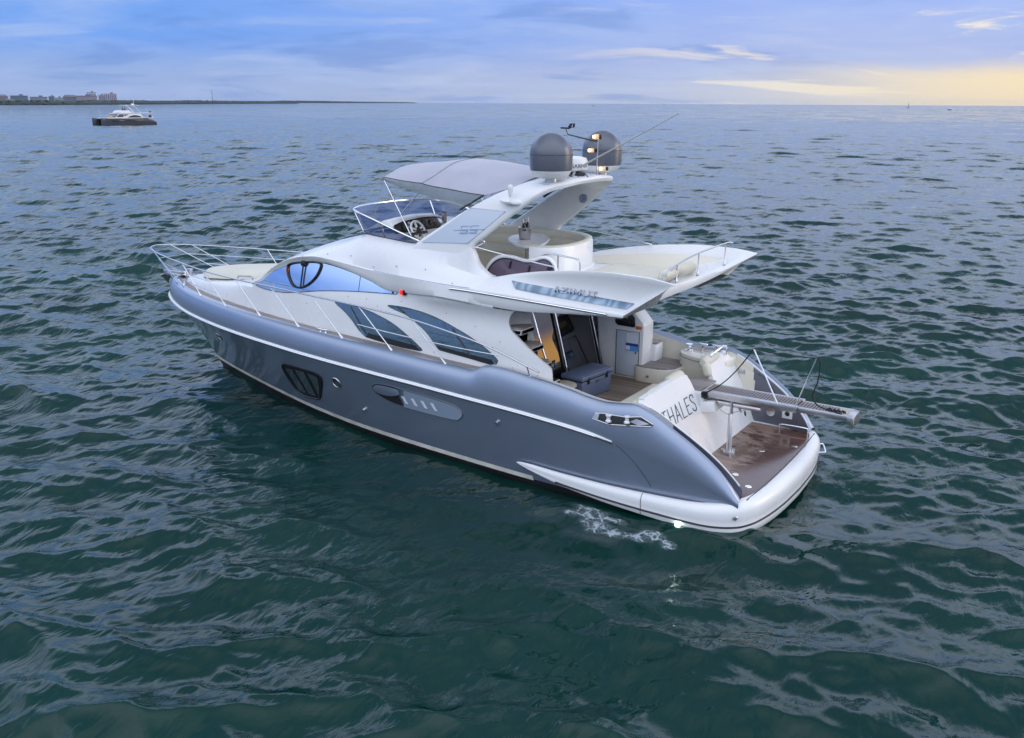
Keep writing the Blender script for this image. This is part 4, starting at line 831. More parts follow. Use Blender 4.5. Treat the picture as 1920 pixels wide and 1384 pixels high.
# radome between them, with its maker's lettering
rd = MB().lathe([(0, 0), (.27, 0), (.31, .02), (.32, .06), (.315, .17), (.29, .225), (.2, .25), (0, .26)], (4.62, -.02, 5.30), 36).build('radar_dome', 'mushroom', Y)
MB().lathe([(.18, -.09), (.18, -.01), (.27, .0)], (4.62, -.02, 5.30), 20).build('radome_foot', 'ice', rd)
cu = bpy.data.curves.new('radar_text', 'FONT'); cu.body = 'GARMIN'; cu.size = .105; cu.extrude = .002; to = bpy.data.objects.new('radar_text', cu); C.objects.link(to)
dg = bpy.context.evaluated_depsgraph_get(); me = bpy.data.meshes.new_from_object(to.evaluated_get(dg)); bpy.data.objects.remove(to)
a0 = R(118); n0_ = len(me.vertices)
for v in me.vertices:
    th = a0+v.co.x/.317; v.co = Vector((4.62+(.319+v.co.z)*math.cos(th), -.02+(.319+v.co.z)*math.sin(th), 5.30+.06+v.co.y))
lo = bpy.data.objects.new('radome_lettering', me); C.objects.link(lo); lo.parent = rd; me.materials.append(M['letter'])
# light mast, whip aerial, wind sensor
mast = MB().tube([(4.22, -.30, 5.15), (4.22, -.30, 5.86)], .012, 8).build('light_mast', 'steel', Y)
for (x_, y_, z_, s_) in ((4.235, -.28, 5.90, .062), (4.30, -.24, 5.66, .05), (4.12, -.36, 5.335, .05)):
    lm = MB().box((x_, y_, z_), (s_*1.2, s_*1.2, s_*1.5), bev=.012).build('lamp_case', 'lamp_case', mast); MB().lathe([(0, -.03), (.022, -.02), (.024, .02), (0, .032)], (x_+.03, y_+.055, z_), 10).build('lit_bulb', 'warm', mast)
    MB().box((x_-.05, y_-.05, z_), (.04, .04, s_*1.4), bev=.01).build('lamp_bracket', 'black', mast)
MB().tube([(4.22, -.30, 5.83), (4.32, -.29, 5.83), (4.84, -.28, 5.93), (4.88, -.28, 6.02)], [.022, .014, .010, .010], 8).tube([(4.80, -.28, 6.04), (4.99, -.28, 6.045)], .016, 8).lathe([(.0, -.03), (.028, -.02), (.034, .02), (0, .03)], (4.78, -.25, 6.07), 10, rot=(R(80), 0, 0)).prism([(4.83, -.28, 6.04), (4.77, -.28, 6.05), (4.74, -.28, 6.13), (4.80, -.28, 6.12)], (0, .012, 0)).prism([(4.72, -.27, 6.05), (4.68, -.25, 6.06), (4.66, -.23, 6.13), (4.70, -.25, 6.13)], (0, .03, 0)).build('wind_sensor', 'black', Y)
MB().tube([(4.44, .18, 5.22), (4.43, .16, 5.30), (4.38, .12, 5.36), (2.55, .0, 6.32)], [.03, .028, .018, .007], 8).lathe([(.015, 0), (.012, .03), (0, .04)], (2.54, 0, 6.30), 8).build('whip_aerial', 'cable', Y)
m_ = MB().tube(crom([(4.30, .30, 5.20), (4.24, .25, 5.28), (4.16, .22, 5.26), (4.14, .16, 5.20)], 5), .008, 6).box((4.36, .05, 5.25), (.16, .24, .06), rot=(0, 0, .4), bev=.02).tube(crom([(4.5, .5, 5.20), (4.45, .42, 5.30), (4.4, .36, 5.24), (4.38, .3, 5.21)], 4), .018, 6); m_.build('aerial_bracket', 'dark', Y)
# ---- canvas bimini
A = []
for t in np.linspace(0, 1, 40):
    row = []
    for q in np.linspace(-1, 1, 41):
        a = abs(q); y = 1.37*q; xr_2 = float(pchip(a*1.37, [(0, 4.93), (.7, 4.90), (.95, 4.93), (1.15, 5.10), (1.28, 5.33), (1.37, 5.58)])); zr_2 = float(pchip(a*1.37, [(0, 5.235), (.7, 5.21), (.95, 5.17), (1.15, 5.06), (1.28, 4.975), (1.37, 4.90)]))
        xf_2 = 7.95+.18*(1-a**2); zf_2 = 5.12+.17*(1-a**2.4); x = xf_2+(xr_2-xf_2)*t
        ridge = .16*math.sin(math.pi*t)**.8*(1-a**2.2)-.02*math.exp(-((t-.42)/.05)**2)*(1-a**4)*0
        z = zf_2+(zr_2-zf_2)*t+ridge-.035*math.sin(math.pi*min(1, t/.42))*0+.012*math.exp(-((t-.40)/.03)**2)
        z -= (.028*math.sin(math.pi*min(1, t/.40))**2 if t < .40 else .034*math.sin(math.pi*(t-.40)/.60)**2)*(1-a**3)+.006*math.sin(9*q+14*t)*math.sin(5*t+3*q)
        if t < .03: z -= .035*(1-t/.03)
        row.append((x, y, z))
    A.append(row)
A = np.array(A); bim = empty('canvas_bimini'); bim.parent = Y
MB().grid(A).build('canopy', 'canvas', bim, ang=60)
i0 = 16; MB().tube(A[i0]+np.array([0, 0, .004]), .006, 5).build('seam', 'flap', bim); MB().tube(A[i0:, 13]+np.array([0, 0, .003]), .005, 5).build('seam', 'flap', bim)
for sg in (1, -1):
    upe = A[:, -1 if sg > 0 else 0]; lo_ = crom([(7.92, 1.40*sg, 5.08), (7.68, 1.41*sg, 5.0), (6.91, 1.43*sg, 4.845), (6.44, 1.44*sg, 4.745), (6.05, 1.45*sg, 4.63)], 10)
    t_ = np.linspace(0, 1, 30); up2 = np.array([[np.interp(a, np.linspace(0, 1, len(upe)), upe[:, k]) for k in range(3)] for a in t_]); lo2 = np.array([[np.interp(a, np.linspace(0, 1, len(lo_)), lo_[:, k]) for k in range(3)] for a in t_])
    MB().grid(np.array([up2, (up2+lo2)/2+np.array([0, .02*sg, 0]), lo2])).build('side_flap', 'flap', bim); MB().tube(upe, .008, 6).build('piping', 'dark', bim)
    MB().tube([lo2[-1], (up2[-1]+lo2[-1])/2, up2[-1]], .02, 6).build('binding', 'dark', bim)
    MB().tube([(7.90, 1.36*sg, 5.06), (7.24, 1.36*sg, 4.0)], .015, 8).build('frame_pole', 'chrome', bim); MB().tube([(6.93, 1.37*sg, 5.0), (7.52, 1.36*sg, 4.42)], .014, 8).build('frame_pole', 'chrome', bim)
    MB().tube([(7.92, 1.37*sg, 5.06), (8.25, 1.36*sg, 4.15)], .004, 5).build('guy_wire', 'cable', bim)
# ---- flybridge windscreen: tinted acrylic with a steel top rail
wb = [(7.10, 1.42, 3.93), (7.4, 1.41, 3.935), (7.9, 1.385, 3.965), (8.35, 1.33, 3.99), (8.62, 1.18, 3.98), (8.80, .85, 3.975), (8.88, .45, 3.985), (8.90, 0, 3.99)]
wt = [(6.98, 1.47, 3.99), (7.4, 1.48, 4.10), (7.95, 1.47, 4.26), (8.45, 1.42, 4.385), (8.85, 1.22, 4.425), (9.05, .86, 4.44), (9.14, .45, 4.45), (9.16, 0, 4.45)]
b_, t_ = crom(wb, 6), crom(wt, 6); b_ = np.concatenate([b_, (b_*np.array([1, -1, 1]))[::-1][1:]]); t_ = np.concatenate([t_, (t_*np.array([1, -1, 1]))[::-1][1:]])
fws = MB().grid(np.array([b_+(t_-b_)*k for k in (0, .35, .7, 1)])); fws = fws.build('fly_windscreen', 'tint', Y); MB().tube(t_, .022, 8).build('top_rail', 'chrome', fws); MB().tube(b_, .012, 6).build('seal', 'dark', fws)
for i in (12, 24, len(b_)-25, len(b_)-13): MB().tube([b_[i], t_[i]], .014, 6).build('strut', 'chrome', fws)
for i in (0, -1): MB().tube([b_[i], t_[i]+np.array([0, 0, 0])], .014, 6).build('strut', 'chrome', fws)
# ---- helm console
con = empty('helm_console'); con.parent = Y
A = []
for y, top_, x1 in ((1.32, 4.18, 7.80), (1.27, 4.26, 7.80), (1.05, 4.31, 7.78), (.5, 4.335, 7.78), (0, 4.315, 7.78), (-.24, 4.26, 7.80), (-.30, 4.18, 7.82)):
    A.append([(8.72, y, 3.98), (8.5, y, 4.06), (8.2, y, top_-.06), (8.0, y, top_-.01), (7.88, y, top_), (x1, y, top_-.025), (x1-.03, y, top_-.055)])
sh = MB().grid(np.array(A)); sh.box((8.05, .5, 3.62), (.6, 1.62, .82), bev=.03); sh.build('console_moulding', 'white', con)
MB().box((8.25, -.85, 3.72), (.9, 1.1, .72), bev=.06, seg=3).build('console_moulding', 'white', con)
MB().prism([(7.80, 1.22, 4.02), (7.80, 1.24, 4.13), (7.82, 1.18, 4.225), (7.84, .95, 4.265), (7.84, .2, 4.265), (7.82, -.10, 4.225), (7.80, -.17, 4.12), (7.78, -.17, 4.02)], (-.035, 0, -.01), .006).build('instrument_panel', 'ice', con)
for y_, z_, r_ in ((1.12, 4.13, .055), (.98, 4.14, .05), (.36, 4.15, .06), (.12, 4.15, .055), (-.02, 4.10, .04)): MB().lathe([(0, .012), (r_*.9, .012), (r_, .018), (r_, 0)], (7.775, y_, z_), 16, rot=(0, R(-82), 0)).build('dial', 'dark', con)
for y_, z_ in ((.82, 4.20), (.84, 4.12), (.66, 4.2)): MB().box((7.768, y_, z_), (.02, .07, .05), bev=.006).build('switch_plate', 'sticker_white', con)
MB().box((7.766, .60, 4.17), (.02, .26, .17), bev=.01).build('chart_screen', 'black', con); MB().box((7.55, .95, 3.98), (.36, .5, .06), rot=(0, R(25), 0), bev=.02).build('dash_shelf', 'black', con)
wh = empty("steering_wheel"); wh.parent = Y
wc = Vector((7.45, .93, 4.10)); ax = Matrix.Rotation(R(-62), 3, 'Y')
def wp_(r, a, h=0): v = ax@Vector((r*math.cos(a), r*math.sin(a), h)); return np.array(wc+v)
MB().tube([wp_(.185, a) for a in np.linspace(0, 2*np.pi, 36, endpoint=False)], .022, 10, closed=True).build('rim', 'white', wh)
m_ = MB()
for a in (0, 2*np.pi/5, 4*np.pi/5, 6*np.pi/5, 8*np.pi/5): m_.tube([wp_(.03, a, -.01), wp_(.18, a)], [.026, .020], 8)
m_.build('spokes', 'white', wh); MB().tube([wp_(0, 0, -.02), wp_(0, 0, .02)], .058, 16).build('hub', 'dark', wh)
# ---- fly settee, table
so = [(4.98, .80), (4.72, .78), (4.52, .66), (4.41, .42), (4.37, .05), (4.42, -.45), (4.58, -.90), (4.88, -1.22), (5.3, -1.38), (6.0, -1.42), (6.9, -1.40), (7.4, -1.25)]
so = crom(so, 6); tg = np.gradient(so, axis=0); tg /= np.linalg.norm(tg, axis=1, keepdims=True); ni = np.stack([-tg[:, 1], tg[:, 0]], -1); ctr = np.array([5.8, -.2]); ni = np.where(((ctr-so)*ni).sum(1, keepdims=True) > 0, ni, -ni)
def swp(prof): return np.array([[(p[0]+n_[0]*d, p[1]+n_[1]*d, z) for d, z in prof] for p, n_ in zip(so, ni)])
set_ = empty('fly_settee'); set_.parent = Y
MB().grid(swp([(-.05, 3.2), (-.045, 3.47), (-.01, 3.48), (0, 3.5), (.0, 3.92), (.015, 3.965), (.05, 3.985)])).build('settee_moulding', 'white', set_)
MB().grid(swp([(.02, 3.96), (.02, 3.99), (.05, 4.005), (.11, 4.0), (.15, 3.975), (.17, 3.90), (.16, 3.84), (.20, 3.80), (.225, 3.74), (.20, 3.62)])).build('backrest', 'cushion', set_)
MB().grid(swp([(.10, 3.62), (.3, 3.645), (.55, 3.64), (.66, 3.62), (.69, 3.57), (.68, 3.50)])[6:]).build('seat', 'cushion', set_); MB().grid(swp([(.64, 3.52), (.62, 3.2)])[6:]).build('settee_base', 'cream', set_)
e_ = swp([(-.05, 3.2), (0, 3.5), (0, 3.92), (.05, 3.99), (.15, 3.985), (.22, 3.80), (.22, 3.2)])[0]; MB().add(e_, [tuple(range(7))]).build('settee_end', 'white', set_)
MB().box((7.0, .95, 3.45), (.75, .75, .50), bev=.06, seg=3).build('seat', 'cushion', set_); MB().box((6.62, .95, 3.82), (.14, .75, .45), rot=(0, -.15, 0), bev=.05, seg=3).build('backrest', 'cushion', set_)
tb = empty('fly_table'); tb.parent = Y
tp_ = crom([(5.02, .60), (5.18, .66), (5.52, .50), (5.92, .08), (6.12, -.38), (6.10, -.72), (5.90, -.88), (5.60, -.80), (5.30, -.45), (5.06, .10), (4.98, .42)], 5, True)
m_ = MB(); cx_, cy_ = tp_.mean(0); m_.grid(np.array([[(cx_+(x-cx_)*f_, cy_+(y-cy_)*f_, z) for x, y in tp_] for f_, z in ((.0, 3.945), (.93, 3.945), (.98, 3.955), (1, 3.94), (1, 3.92), (.97, 3.90), (.0, 3.895))]), cv=True); m_.build('tabletop', 'white', tb)
MB().lathe([(.14, 0), (.14, .02), (.085, .03), (.085, .66)], (5.55, -.12, 3.23), 20).build('table_post', 'steel', tb)
# ---- cockpit bulkhead: smoked glass doors, raked
def gx(z): return 4.37+(z-1.2)*.27
def gq(y0, y1, z0, z1, off=0): return [(gx(z0)-off, y0, z0), (gx(z0)-off, y1, z0), (gx(z1)-off, y1, z1), (gx(z1)-off, y0, z1)]
door = MB().add(gq(1.25, -1.13, 1.22, 3.0), [(0, 1, 2, 3)]).build('saloon_doors', 'glass_door', Y)
for y_, w_2 in ((1.21, .06), (.30, .05), (-1.10, .05)): MB().prism(gq(y_+w_2/2, y_-w_2/2, 1.22, 3.0, .004), (-.03, 0, 0), .004).build('door_frame', 'black', door)
MB().tube([(gx(1.25)-.05, .27, 1.25), (gx(3.0)-.05, .27, 3.0)], .016, 8).build('door_edge', 'chrome', door); MB().tube([(gx(1.25)-.04, 1.245, 1.25), (gx(3.0)-.04, 1.245, 3.0)], .014, 8).build('door_edge', 'chrome', door); MB().tube([(gx(1.25)-.03, -1.08, 1.25), (gx(3.0)-.03, -1.08, 3.0)], .012, 8).build('door_edge', 'chrome', door)
MB().tube(crom([(gx(2.98)-.12, 1.12, 2.98), (gx(2.4)-.14, 1.10, 2.4), (gx(1.9)-.16, 1.08, 1.95), (4.32, 1.07, 1.80), (4.30, 1.12, 1.66)], 6), .018, 8).build('grab_handle', 'chrome', Y)
MB().box((4.45, .1, 1.19), (.12, 2.7, .09), bev=.01).build('door_sill', 'white', Y)
MB().box((4.9, 0, 3.06), (1.4, 3.0, .06)).build('cockpit_ceiling', 'white', Y)
# port stairs up to the flybridge
stair = MB()
for x_, z_ in ((4.72, 2.66), (4.52, 2.36), (4.34, 2.06), (4.16, 1.76)): stair.box((x_, 1.50, z_-.06), (.36, .44, .10), bev=.02)
stair.prism([(gx(3.0)-.17, 1.275, 3.0), (5.02, 1.74, 3.0), (4.95, 1.74, 1.25), (gx(1.25)-.10, 1.275, 1.25)], (.02, -.02, 0))  # wall slanted across the stairwell, an added angle to catch light from aft
for x_, z_ in ((4.76, 2.66), (4.56, 2.36), (4.38, 2.06)): stair.box((x_+.02, 1.50, z_-.20), (.26, .42, .22), bev=.02); stair.build('fly_stairs', 'white', Y)
for x_, z_ in ((4.70, 2.66), (4.50, 2.36), (4.32, 2.06)): MB().prism([(x_+.17, 1.71, z_-.006), (x_+.17, 1.29, z_-.006), (x_-.08, 1.28, z_-.006), (x_-.17, 1.38, z_-.006), (x_-.17, 1.71, z_-.006)], (0, 0, .022), .004).build('stair_tread', 'teak_deck', Y)
# instrument cabinet beside the doors
cab = empty('cockpit_cabinet'); cab.parent = Y
cp = [(4.46, 1.18), (4.62, 2.70), (3.98, 2.70), (3.86, 2.66), (3.56, 2.34), (3.54, 2.28), (3.54, 1.18)]
MB().prism([(x, -1.16, z) for x, z in cp], (0, -.46, 0), .03).build('cabinet_body', 'white', cab)
yc = -1.148
MB().prism([(4.16, yc-.02, 2.30), (4.16, yc-.02, 2.62), (3.95, yc-.02, 2.66), (3.74, yc-.02, 2.44), (3.72, yc-.02, 2.28), (3.75, yc-.02, 2.245), (4.10, yc-.02, 2.25)], (0, .03, 0), .008).build('gauge_panel', 'black', cab)
for x_, z_, r_ in ((3.80, 2.36, .055), (3.96, 2.38, .05), (4.09, 2.38, .05)): MB().lathe([(0, .01), (r_*.85, .01), (r_, .018), (r_, 0)], (x_, yc+.008, z_), 16, rot=(R(-90), 0, 0)).build('dial', 'ice', cab)
MB().box((3.98, yc+.024, 2.47), (.20, .01, .11), bev=.004).build('yellow_label', 'yellow', cab); MB().box((3.64, yc-.01, 2.25), (.13, .03, .06), bev=.006).build('orange_marker', 'orange', cab)
dd = MB().box((3.87, yc-.012, 1.70), (.50, .03, .92), bev=.02).build('locker_door', 'panel', cab); pts = [(3.62, yc+.004, 1.24), (4.12, yc+.004, 1.24), (4.12, yc+.004, 2.16), (3.62, yc+.004, 2.16)]
MB().tube(pts, .007, 6, closed=True).build('door_gap', 'dark', cab); MB().lathe([(.018, 0), (.018, .02), (0, .022)], (3.68, yc+.002, 1.74), 12, rot=(R(-90), 0, 0)).build('lock', 'chrome', cab)
MB().box((3.77, yc+.008, 2.02), (.25, .006, .19)).build('notice_sheet', 'sticker_white', cab); MB().box((3.77, yc+.012, 1.895), (.27, .006, .05)).build('notice_band', 'sticker_navy', cab); MB().box((3.77, yc+.010, 1.82), (.27, .006, .11)).build('notice_sheet', 'sticker_blue', cab); MB().box((3.86, yc+.014, 1.825), (.09, .004, .08)).build('notice_patch', 'sticker_white', cab)
# starboard side steps
stp = crom([(3.66, -1.10), (3.40, -1.05), (3.1, -1.10), (2.88, -1.28), (2.84, -1.6), (2.9, -1.95), (3.7, -1.95), (3.72, -1.3)], 4, True)
MB().prism([(x, y, 1.19) for x, y in stp], (0, 0, .29), .01).build('side_step', 'cream', Y); MB().prism([(3.64+(x-3.64)*.93, -1.55+(y+1.55)*.93, 1.484) for x, y in stp], (0, 0, .02), .004).build('step_tread', 'teak_deck', Y)
MB().box((3.70, -1.75, 1.62), (.5, .36, .46), bev=.03).build('side_step', 'white', Y); MB().box((3.66, -1.75, 1.86), (.44, .33, .02), bev=.004).build('step_tread', 'teak_deck', Y)
MB().lathe([(.03, 0), (.03, .015), (0, .02)], (3.36, -1.046, 1.33), 12, rot=(R(-90), 0, 0)).build('courtesy_light', 'steel', Y)
# starboard mooring locker with winch and fairleads
lk = crom([(3.06, -2.0), (3.02, -1.80), (2.86, -1.60), (2.55, -1.46), (2.2, -1.42), (1.95, -1.5), (1.92, -2.0)], 5)
mlk = empty('mooring_locker'); mlk.parent = Y
MB().prism([(x, y, 1.19) for x, y in lk], (0, 0, .56), .025).build('locker_body', 'cream', mlk)
MB().tube([(x*1.0, y+.012, 1.68) for x, y in lk[4:26]], .005, 5).build('door_gap', 'dark', mlk)
MB().lathe([(.085, 0), (.085, .025), (.05, .04), (.042, .09), (.07, .13), (.07, .145), (0, .15)], (2.86, -1.86, 1.75), 20).build('winch', 'chrome', mlk)
for x_, y_ in ((2.58, -1.88), (2.30, -1.90)): MB().tube([(x_, y_, 1.74), (x_, y_, 1.90)], .035, 12).box((x_, y_, 1.92), (.20, .07, .035), bev=.012).build('bollard', 'chrome', mlk)
MB().lathe([(.09, 0), (.08, .08), (.05, .12), (0, .13)], (2.12, -1.80, 1.75), 18).build('winch', 'mushroom', mlk)
MB().box((1.78, -wing_in(1.78)+.01, 1.48), (.14, .02, .10), bev=.008).build('vent_plate', 'steel', Y); b__ = MB().box((1.70, -wing_in(1.7)+.01, 1.04), (.14, .02, .22), bev=.03).build('shore_power_inlet', 'white', Y); MB().box((1.70, -wing_in(1.7)+.022, 1.04), (.07, .02, .15), bev=.008).build('inlet_cover', 'steel', b__)
# nav light and small fasteners
nv = MB().box((7.10, 1.80, 3.045), (.06, .07, .10), bev=.008).build('navigation_light', 'black', Y); MB().box((7.165, 1.815, 3.045), (.05, .07, .09), bev=.015).build('red_lens', 'red', nv)
m_ = MB()
def dot(F, a, b): X, Nn = F(a, b); MB().lathe([(.009, -.004), (.009, .004), (0, .006)], X, 8, rot=(R(-90), 0, 0)).build('snap_fastener', 'dark', Y)
for a, b in [(9.8, 2.5), (8.6, 2.78), (8.1, 2.80), (7.8, 2.70), (7.2, 2.86), (6.1, 2.78), (5.45, 2.62), (4.9, 2.42), (5.05, 2.30), (7.6, 1.97), (6.35, 2.02), (8.0, 2.2)]: dot(SD, a, b)
for i in (18, 40, 62, 84, 100, 30, 52, 74):
    p = A_ = None
for x in (5.9, 6.6, 7.3, 7.9, 8.6, 9.3, 10.0, 10.5):
    cy, cz, ay, az = [float(pchip(x, T)) for T in (T_CY, T_CZ, T_AY, T_AZ)]; k = .3+.2*math.sin(x*3); MB().lathe([(.009, -.004), (.009, .004), (0, .006)], (x, ay+(cy-ay)*k+.012, az+(cz-az)*(k+.08)), 8, rot=(R(-70), 0, 0)).build('snap_fastener', 'dark', Y)
for x in (4.45, 3.95, 3.55, 3.1, 2.6): X = np.array([x, float(BR(x))-.24, float(ZS(x))+.0]); MB().lathe([(.009, -.004), (.009, .004), (0, .006)], X, 8).build('snap_fastener', 'dark', Y)


# ================================================================== LOOSE THINGS ABOARD
co = tag(empty('cooler', (4.0, .25, 1.2)), 'large blue-grey cooler standing shut on the teak cockpit floor', 'cooler'); co.rotation_euler.z = R(-6)
b_ = MB().box((0, 0, .185), (.46, .98, .37), bev=.03, seg=3); b_.v = [(x*(.93+.07*z/.37), y*(.96+.04*z/.37), z) for x, y, z in b_.v]; b_.build('body', 'cooler', co)
MB().box((0, 0, .425), (.50, 1.03, .09), bev=.025, seg=3).box((0, 0, .475), (.40, .92, .02), bev=.008).build('lid', 'cooler', co); MB().box((0, 0, .375), (.475, 1.0, .014)).build('gasket', 'black', co)
for y_ in (.30, -.30): MB().box((-.245, y_, .37), (.03, .05, .13), bev=.01).build('latch', 'black', co)
MB().box((-.233, -.0, .30), (.01, .10, .03), bev=.003).build('badge', 'dark', co)
MB().tube([(0, -.52, .28), (-.06, -.55, .24), (.06, -.55, .24)], .014, 6, closed=True).build('handle', 'black', co)
stl = tag(empty('stool', (3.95, 1.22, 1.2)), 'small round beige-topped stool beside the blue-grey cooler in the cockpit', 'stool')
MB().lathe([(0, .46), (.20, .455), (.235, .44), (.24, .42), (.22, .40), (0, .39)], (0, 0, 0), 30).build('seat', 'beige', stl); MB().lathe([(.20, 0), (.20, .02), (.03, .04), (.03, .39)], (0, 0, 0), 20).build('pedestal', 'dark', stl)
tw = MB(); 
for k in range(7): tw.tube(crom([(2.72+.05*math.sin(k*1.7), -.75+.11*k*.6, 1.22+.02*(k % 2)), (2.86+.06*math.cos(k), -.80+.11*k*.6, 1.27+.015*math.sin(k*2)), (3.0+.05*math.sin(k), -.82+.12*k*.6, 1.22)], 5), .055, 8)
tw = tw.build('towel', 'towel'); tag(tw, 'crumpled dark towel lying on the cockpit teak behind the aft sofa', 'towel')
bk = tag(empty('ice_bucket', (5.66, -.12, 3.947)), 'steel ice bucket holding bottles on the white flybridge table', 'bucket')
MB().lathe([(0, 0), (.105, 0), (.11, .01), (.135, .22), (.142, .225), (.142, .235), (.128, .235), (.120, .19), (0, .19)], (0, 0, 0), 28).build('pail', 'steel', bk); MB().lathe([(0, .195), (.122, .195)], (0, 0, 0), 24).build('ice', 'ice', bk)
for a in (R(120), R(-60)): MB().box((.137*math.cos(a), .137*math.sin(a), .19), (.012, .07, .03), rot=(0, 0, a), bev=.004).build('handle_slot', 'black', bk)
for k, (x_, y_, tx_, ty_, lb) in enumerate(((-.035, .035, .10, .25, 'foil-topped bottle leaning towards the camera in the steel ice bucket'), (.05, -.02, -.25, .05, 'foil-topped bottle leaning forward in the steel ice bucket'), (-.02, -.05, .1, -.25, 'foil-topped bottle at the far side of the steel ice bucket'))):
    o = tag(empty('bottle', (5.66+x_, -.12+y_, 4.08)), lb, 'bottle', 'bottles chilling in the bucket'); o.rotation_euler = (-ty_, tx_, 0)
    MB().lathe([(0, 0), (.036, 0), (.038, .02), (.038, .12), (.022, .18), (.015, .20)], (0, 0, 0), 16).build('glass', 'bottle_dark', o); MB().lathe([(.017, .17), (.016, .25), (.019, .255), (.019, .28), (0, .285)], (0, 0, 0), 14).build('foil_neck', 'bottle', o)
tu = tag(empty('tumbler', (7.86, -.44, 4.085)), 'steel tumbler with a straw standing on the white helm console', 'tumbler')
MB().lathe([(0, 0), (.045, 0), (.05, .01), (.06, .20), (0, .20)], (0, 0, 0), 20).build('cup', 'steel', tu); MB().lathe([(.055, .20), (.055, .215), (.02, .225), (0, .225)], (0, 0, 0), 20).build('lid', 'black', tu); MB().tube([(.01, 0, .21), (.02, 0, .33)], .008, 8).build('straw', 'mushroom', tu)
bo = MB(); ys = np.linspace(-.55, .55, 16)
def bolster(loc, L_, rz, lb):
    t = np.linspace(-L_/2, L_/2, 14); r_ = np.full(14, .115); r_[[0, -1]] = .07; r_[[1, -2]] = .105
    o = MB().tube([(0, y, 0) for y in t], r_, 16).build('bolster_cushion', 'cushion'); o.location = loc; o.rotation_euler.z = rz; tag(o, lb, 'cushion', 'bolsters on the aft sunpad')
bolster((2.62, -.12, 3.575), .62, R(6), 'cream bolster cushion by the fly rail, the one nearer the camera'); bolster((2.62, -.80, 3.575), .66, R(-8), 'cream bolster cushion on the aft sunpad, the one farther from the camera')
# ================================================================== WATER
WV = []
for i in range(160):
    lam = math.exp(rng.uniform(math.log(.28), math.log(5.0))); th = R(-66)+rng.normal(0, .40 if lam > 1.5 else .65)
    stp_ = .040*(1.0 if lam > .5 else .85)*(.68 if lam > 1.7 else 1)*(.62 if lam > 3 else 1); k = 2*math.pi/lam; WV.append((k*math.cos(th), k*math.sin(th), stp_/k, rng.uniform(0, 6.283), lam))
WF = []
for i in range(70):      # longer chop that only runs in the open water away from the hull
    lam = math.exp(rng.uniform(math.log(2.2), math.log(10.0))); th = R(-63)+rng.normal(0, .38); k = 2*math.pi/lam; WF.append((k*math.cos(th), k*math.sin(th), .022/k*(.7 if lam > 6 else 1), rng.uniform(0, 6.283), lam))
def waves(x, y, sp):
    h = np.zeros_like(x); dx_ = np.zeros_like(x); dy_ = np.zeros_like(x)
    gust = .82+.25*np.sin(x*.043+1.3+.8*np.sin(y*.031))*np.cos(y*.052-.4+.7*np.sin(x*.027))
    lee = 1-.40*np.exp(-(((x-5.5)/7.5)**2+((y-4.6)/3.6)**2))-.62*np.exp(-(((x-7.0)/9.0)**4+(y/3.8)**4))      # the water in the lee of the hull lies flatter
    open_ = sst(38, 120, np.hypot(x-4.5, y))
    for n_w, (kx, ky, a, ph, lam) in enumerate(WV+WF):
        f = np.clip((lam/sp-2.5)/2.5, 0, 1)*(1.0 if n_w < len(WV) else open_)
        if not f.any(): continue
        a2 = a*f*(gust*lee if lam < 3 else .5+.5*lee); p = kx*x+ky*y+ph; h += a2*np.cos(p); s_ = a2*np.sin(p)*.95; kk = math.hypot(kx, ky); dx_ -= s_*kx/kk; dy_ -= s_*ky/kk
    return h, dx_, dy_
NA = 1500; rads = [.4]
while rads[-1] < 6: rads.append(rads[-1]*1.018)
while rads[-1] < 520: rads.append(rads[-1]*1.0042)
while rads[-1] < 14000: rads.append(rads[-1]*1.08)
rads = np.array(rads); ang_ = np.linspace(0, 2*np.pi, NA, endpoint=False); cx0, cy0 = 4.5, .3
RR, AA = np.meshgrid(rads, ang_, indexing='ij'); wx, wy = cx0+RR*np.cos(AA), cy0+RR*np.sin(AA); spc = RR*.0042
wz = np.zeros_like(wx); near = rads < 530; hN, dN, eN = waves(wx[near], wy[near], spc[near]); fd = np.clip((520-RR[near])/200, 0, 1); wz[near] = hN*fd; wx[near] += dN*fd; wy[near] += eN*fd
def grid_mesh(name, X, Yy, Z, closed):
    nu, nv = X.shape; co_ = np.stack([X, Yy, Z], -1).reshape(-1, 3).astype(np.float32); i, j = np.meshgrid(np.arange(nu-1), np.arange(nv if closed else nv-1), indexing='ij'); j2 = (j+1) % nv
    q = np.stack([i*nv+j, (i+1)*nv+j, (i+1)*nv+j2, i*nv+j2], -1).reshape(-1, 4).astype(np.int32)
    me = bpy.data.meshes.new(name); me.vertices.add(len(co_)); me.vertices.foreach_set('co', co_.ravel()); me.loops.add(q.size); me.loops.foreach_set('vertex_index', q.ravel()); me.polygons.add(len(q)); me.polygons.foreach_set('loop_start', np.arange(0, q.size, 4, dtype=np.int32))
    me.polygons.foreach_set('use_smooth', np.ones(len(q), bool)); me.update(calc_edges=True); return me
wme = grid_mesh('sea', wx, wy, wz, True); sea = bpy.data.objects.new('sea', wme); C.objects.link(sea); tag(sea, kind='structure')
m = bpy.data.materials.new('sea_water'); m.use_nodes = True; t = NT(m.node_tree); b = t.n['Principled BSDF']; ob = t.node('ShaderNodeTexCoord').outputs['Object']
turb = t.noise(ob, .09, 4, .55, .6)
t.set(b, 'Base Color', t.mix(t.smooth(.35, .7, turb), (.0016, .025, .020), (.0032, .036, .028)))
b.inputs['Roughness'].default_value = .045; b.inputs['IOR'].default_value = 1.34
mp = t.node('ShaderNodeMapping'); t.set(mp, 'Vector', ob); mp.inputs['Rotation'].default_value = (0, 0, R(62)); mp.inputs['Scale'].default_value = (1.0, .48, 1)
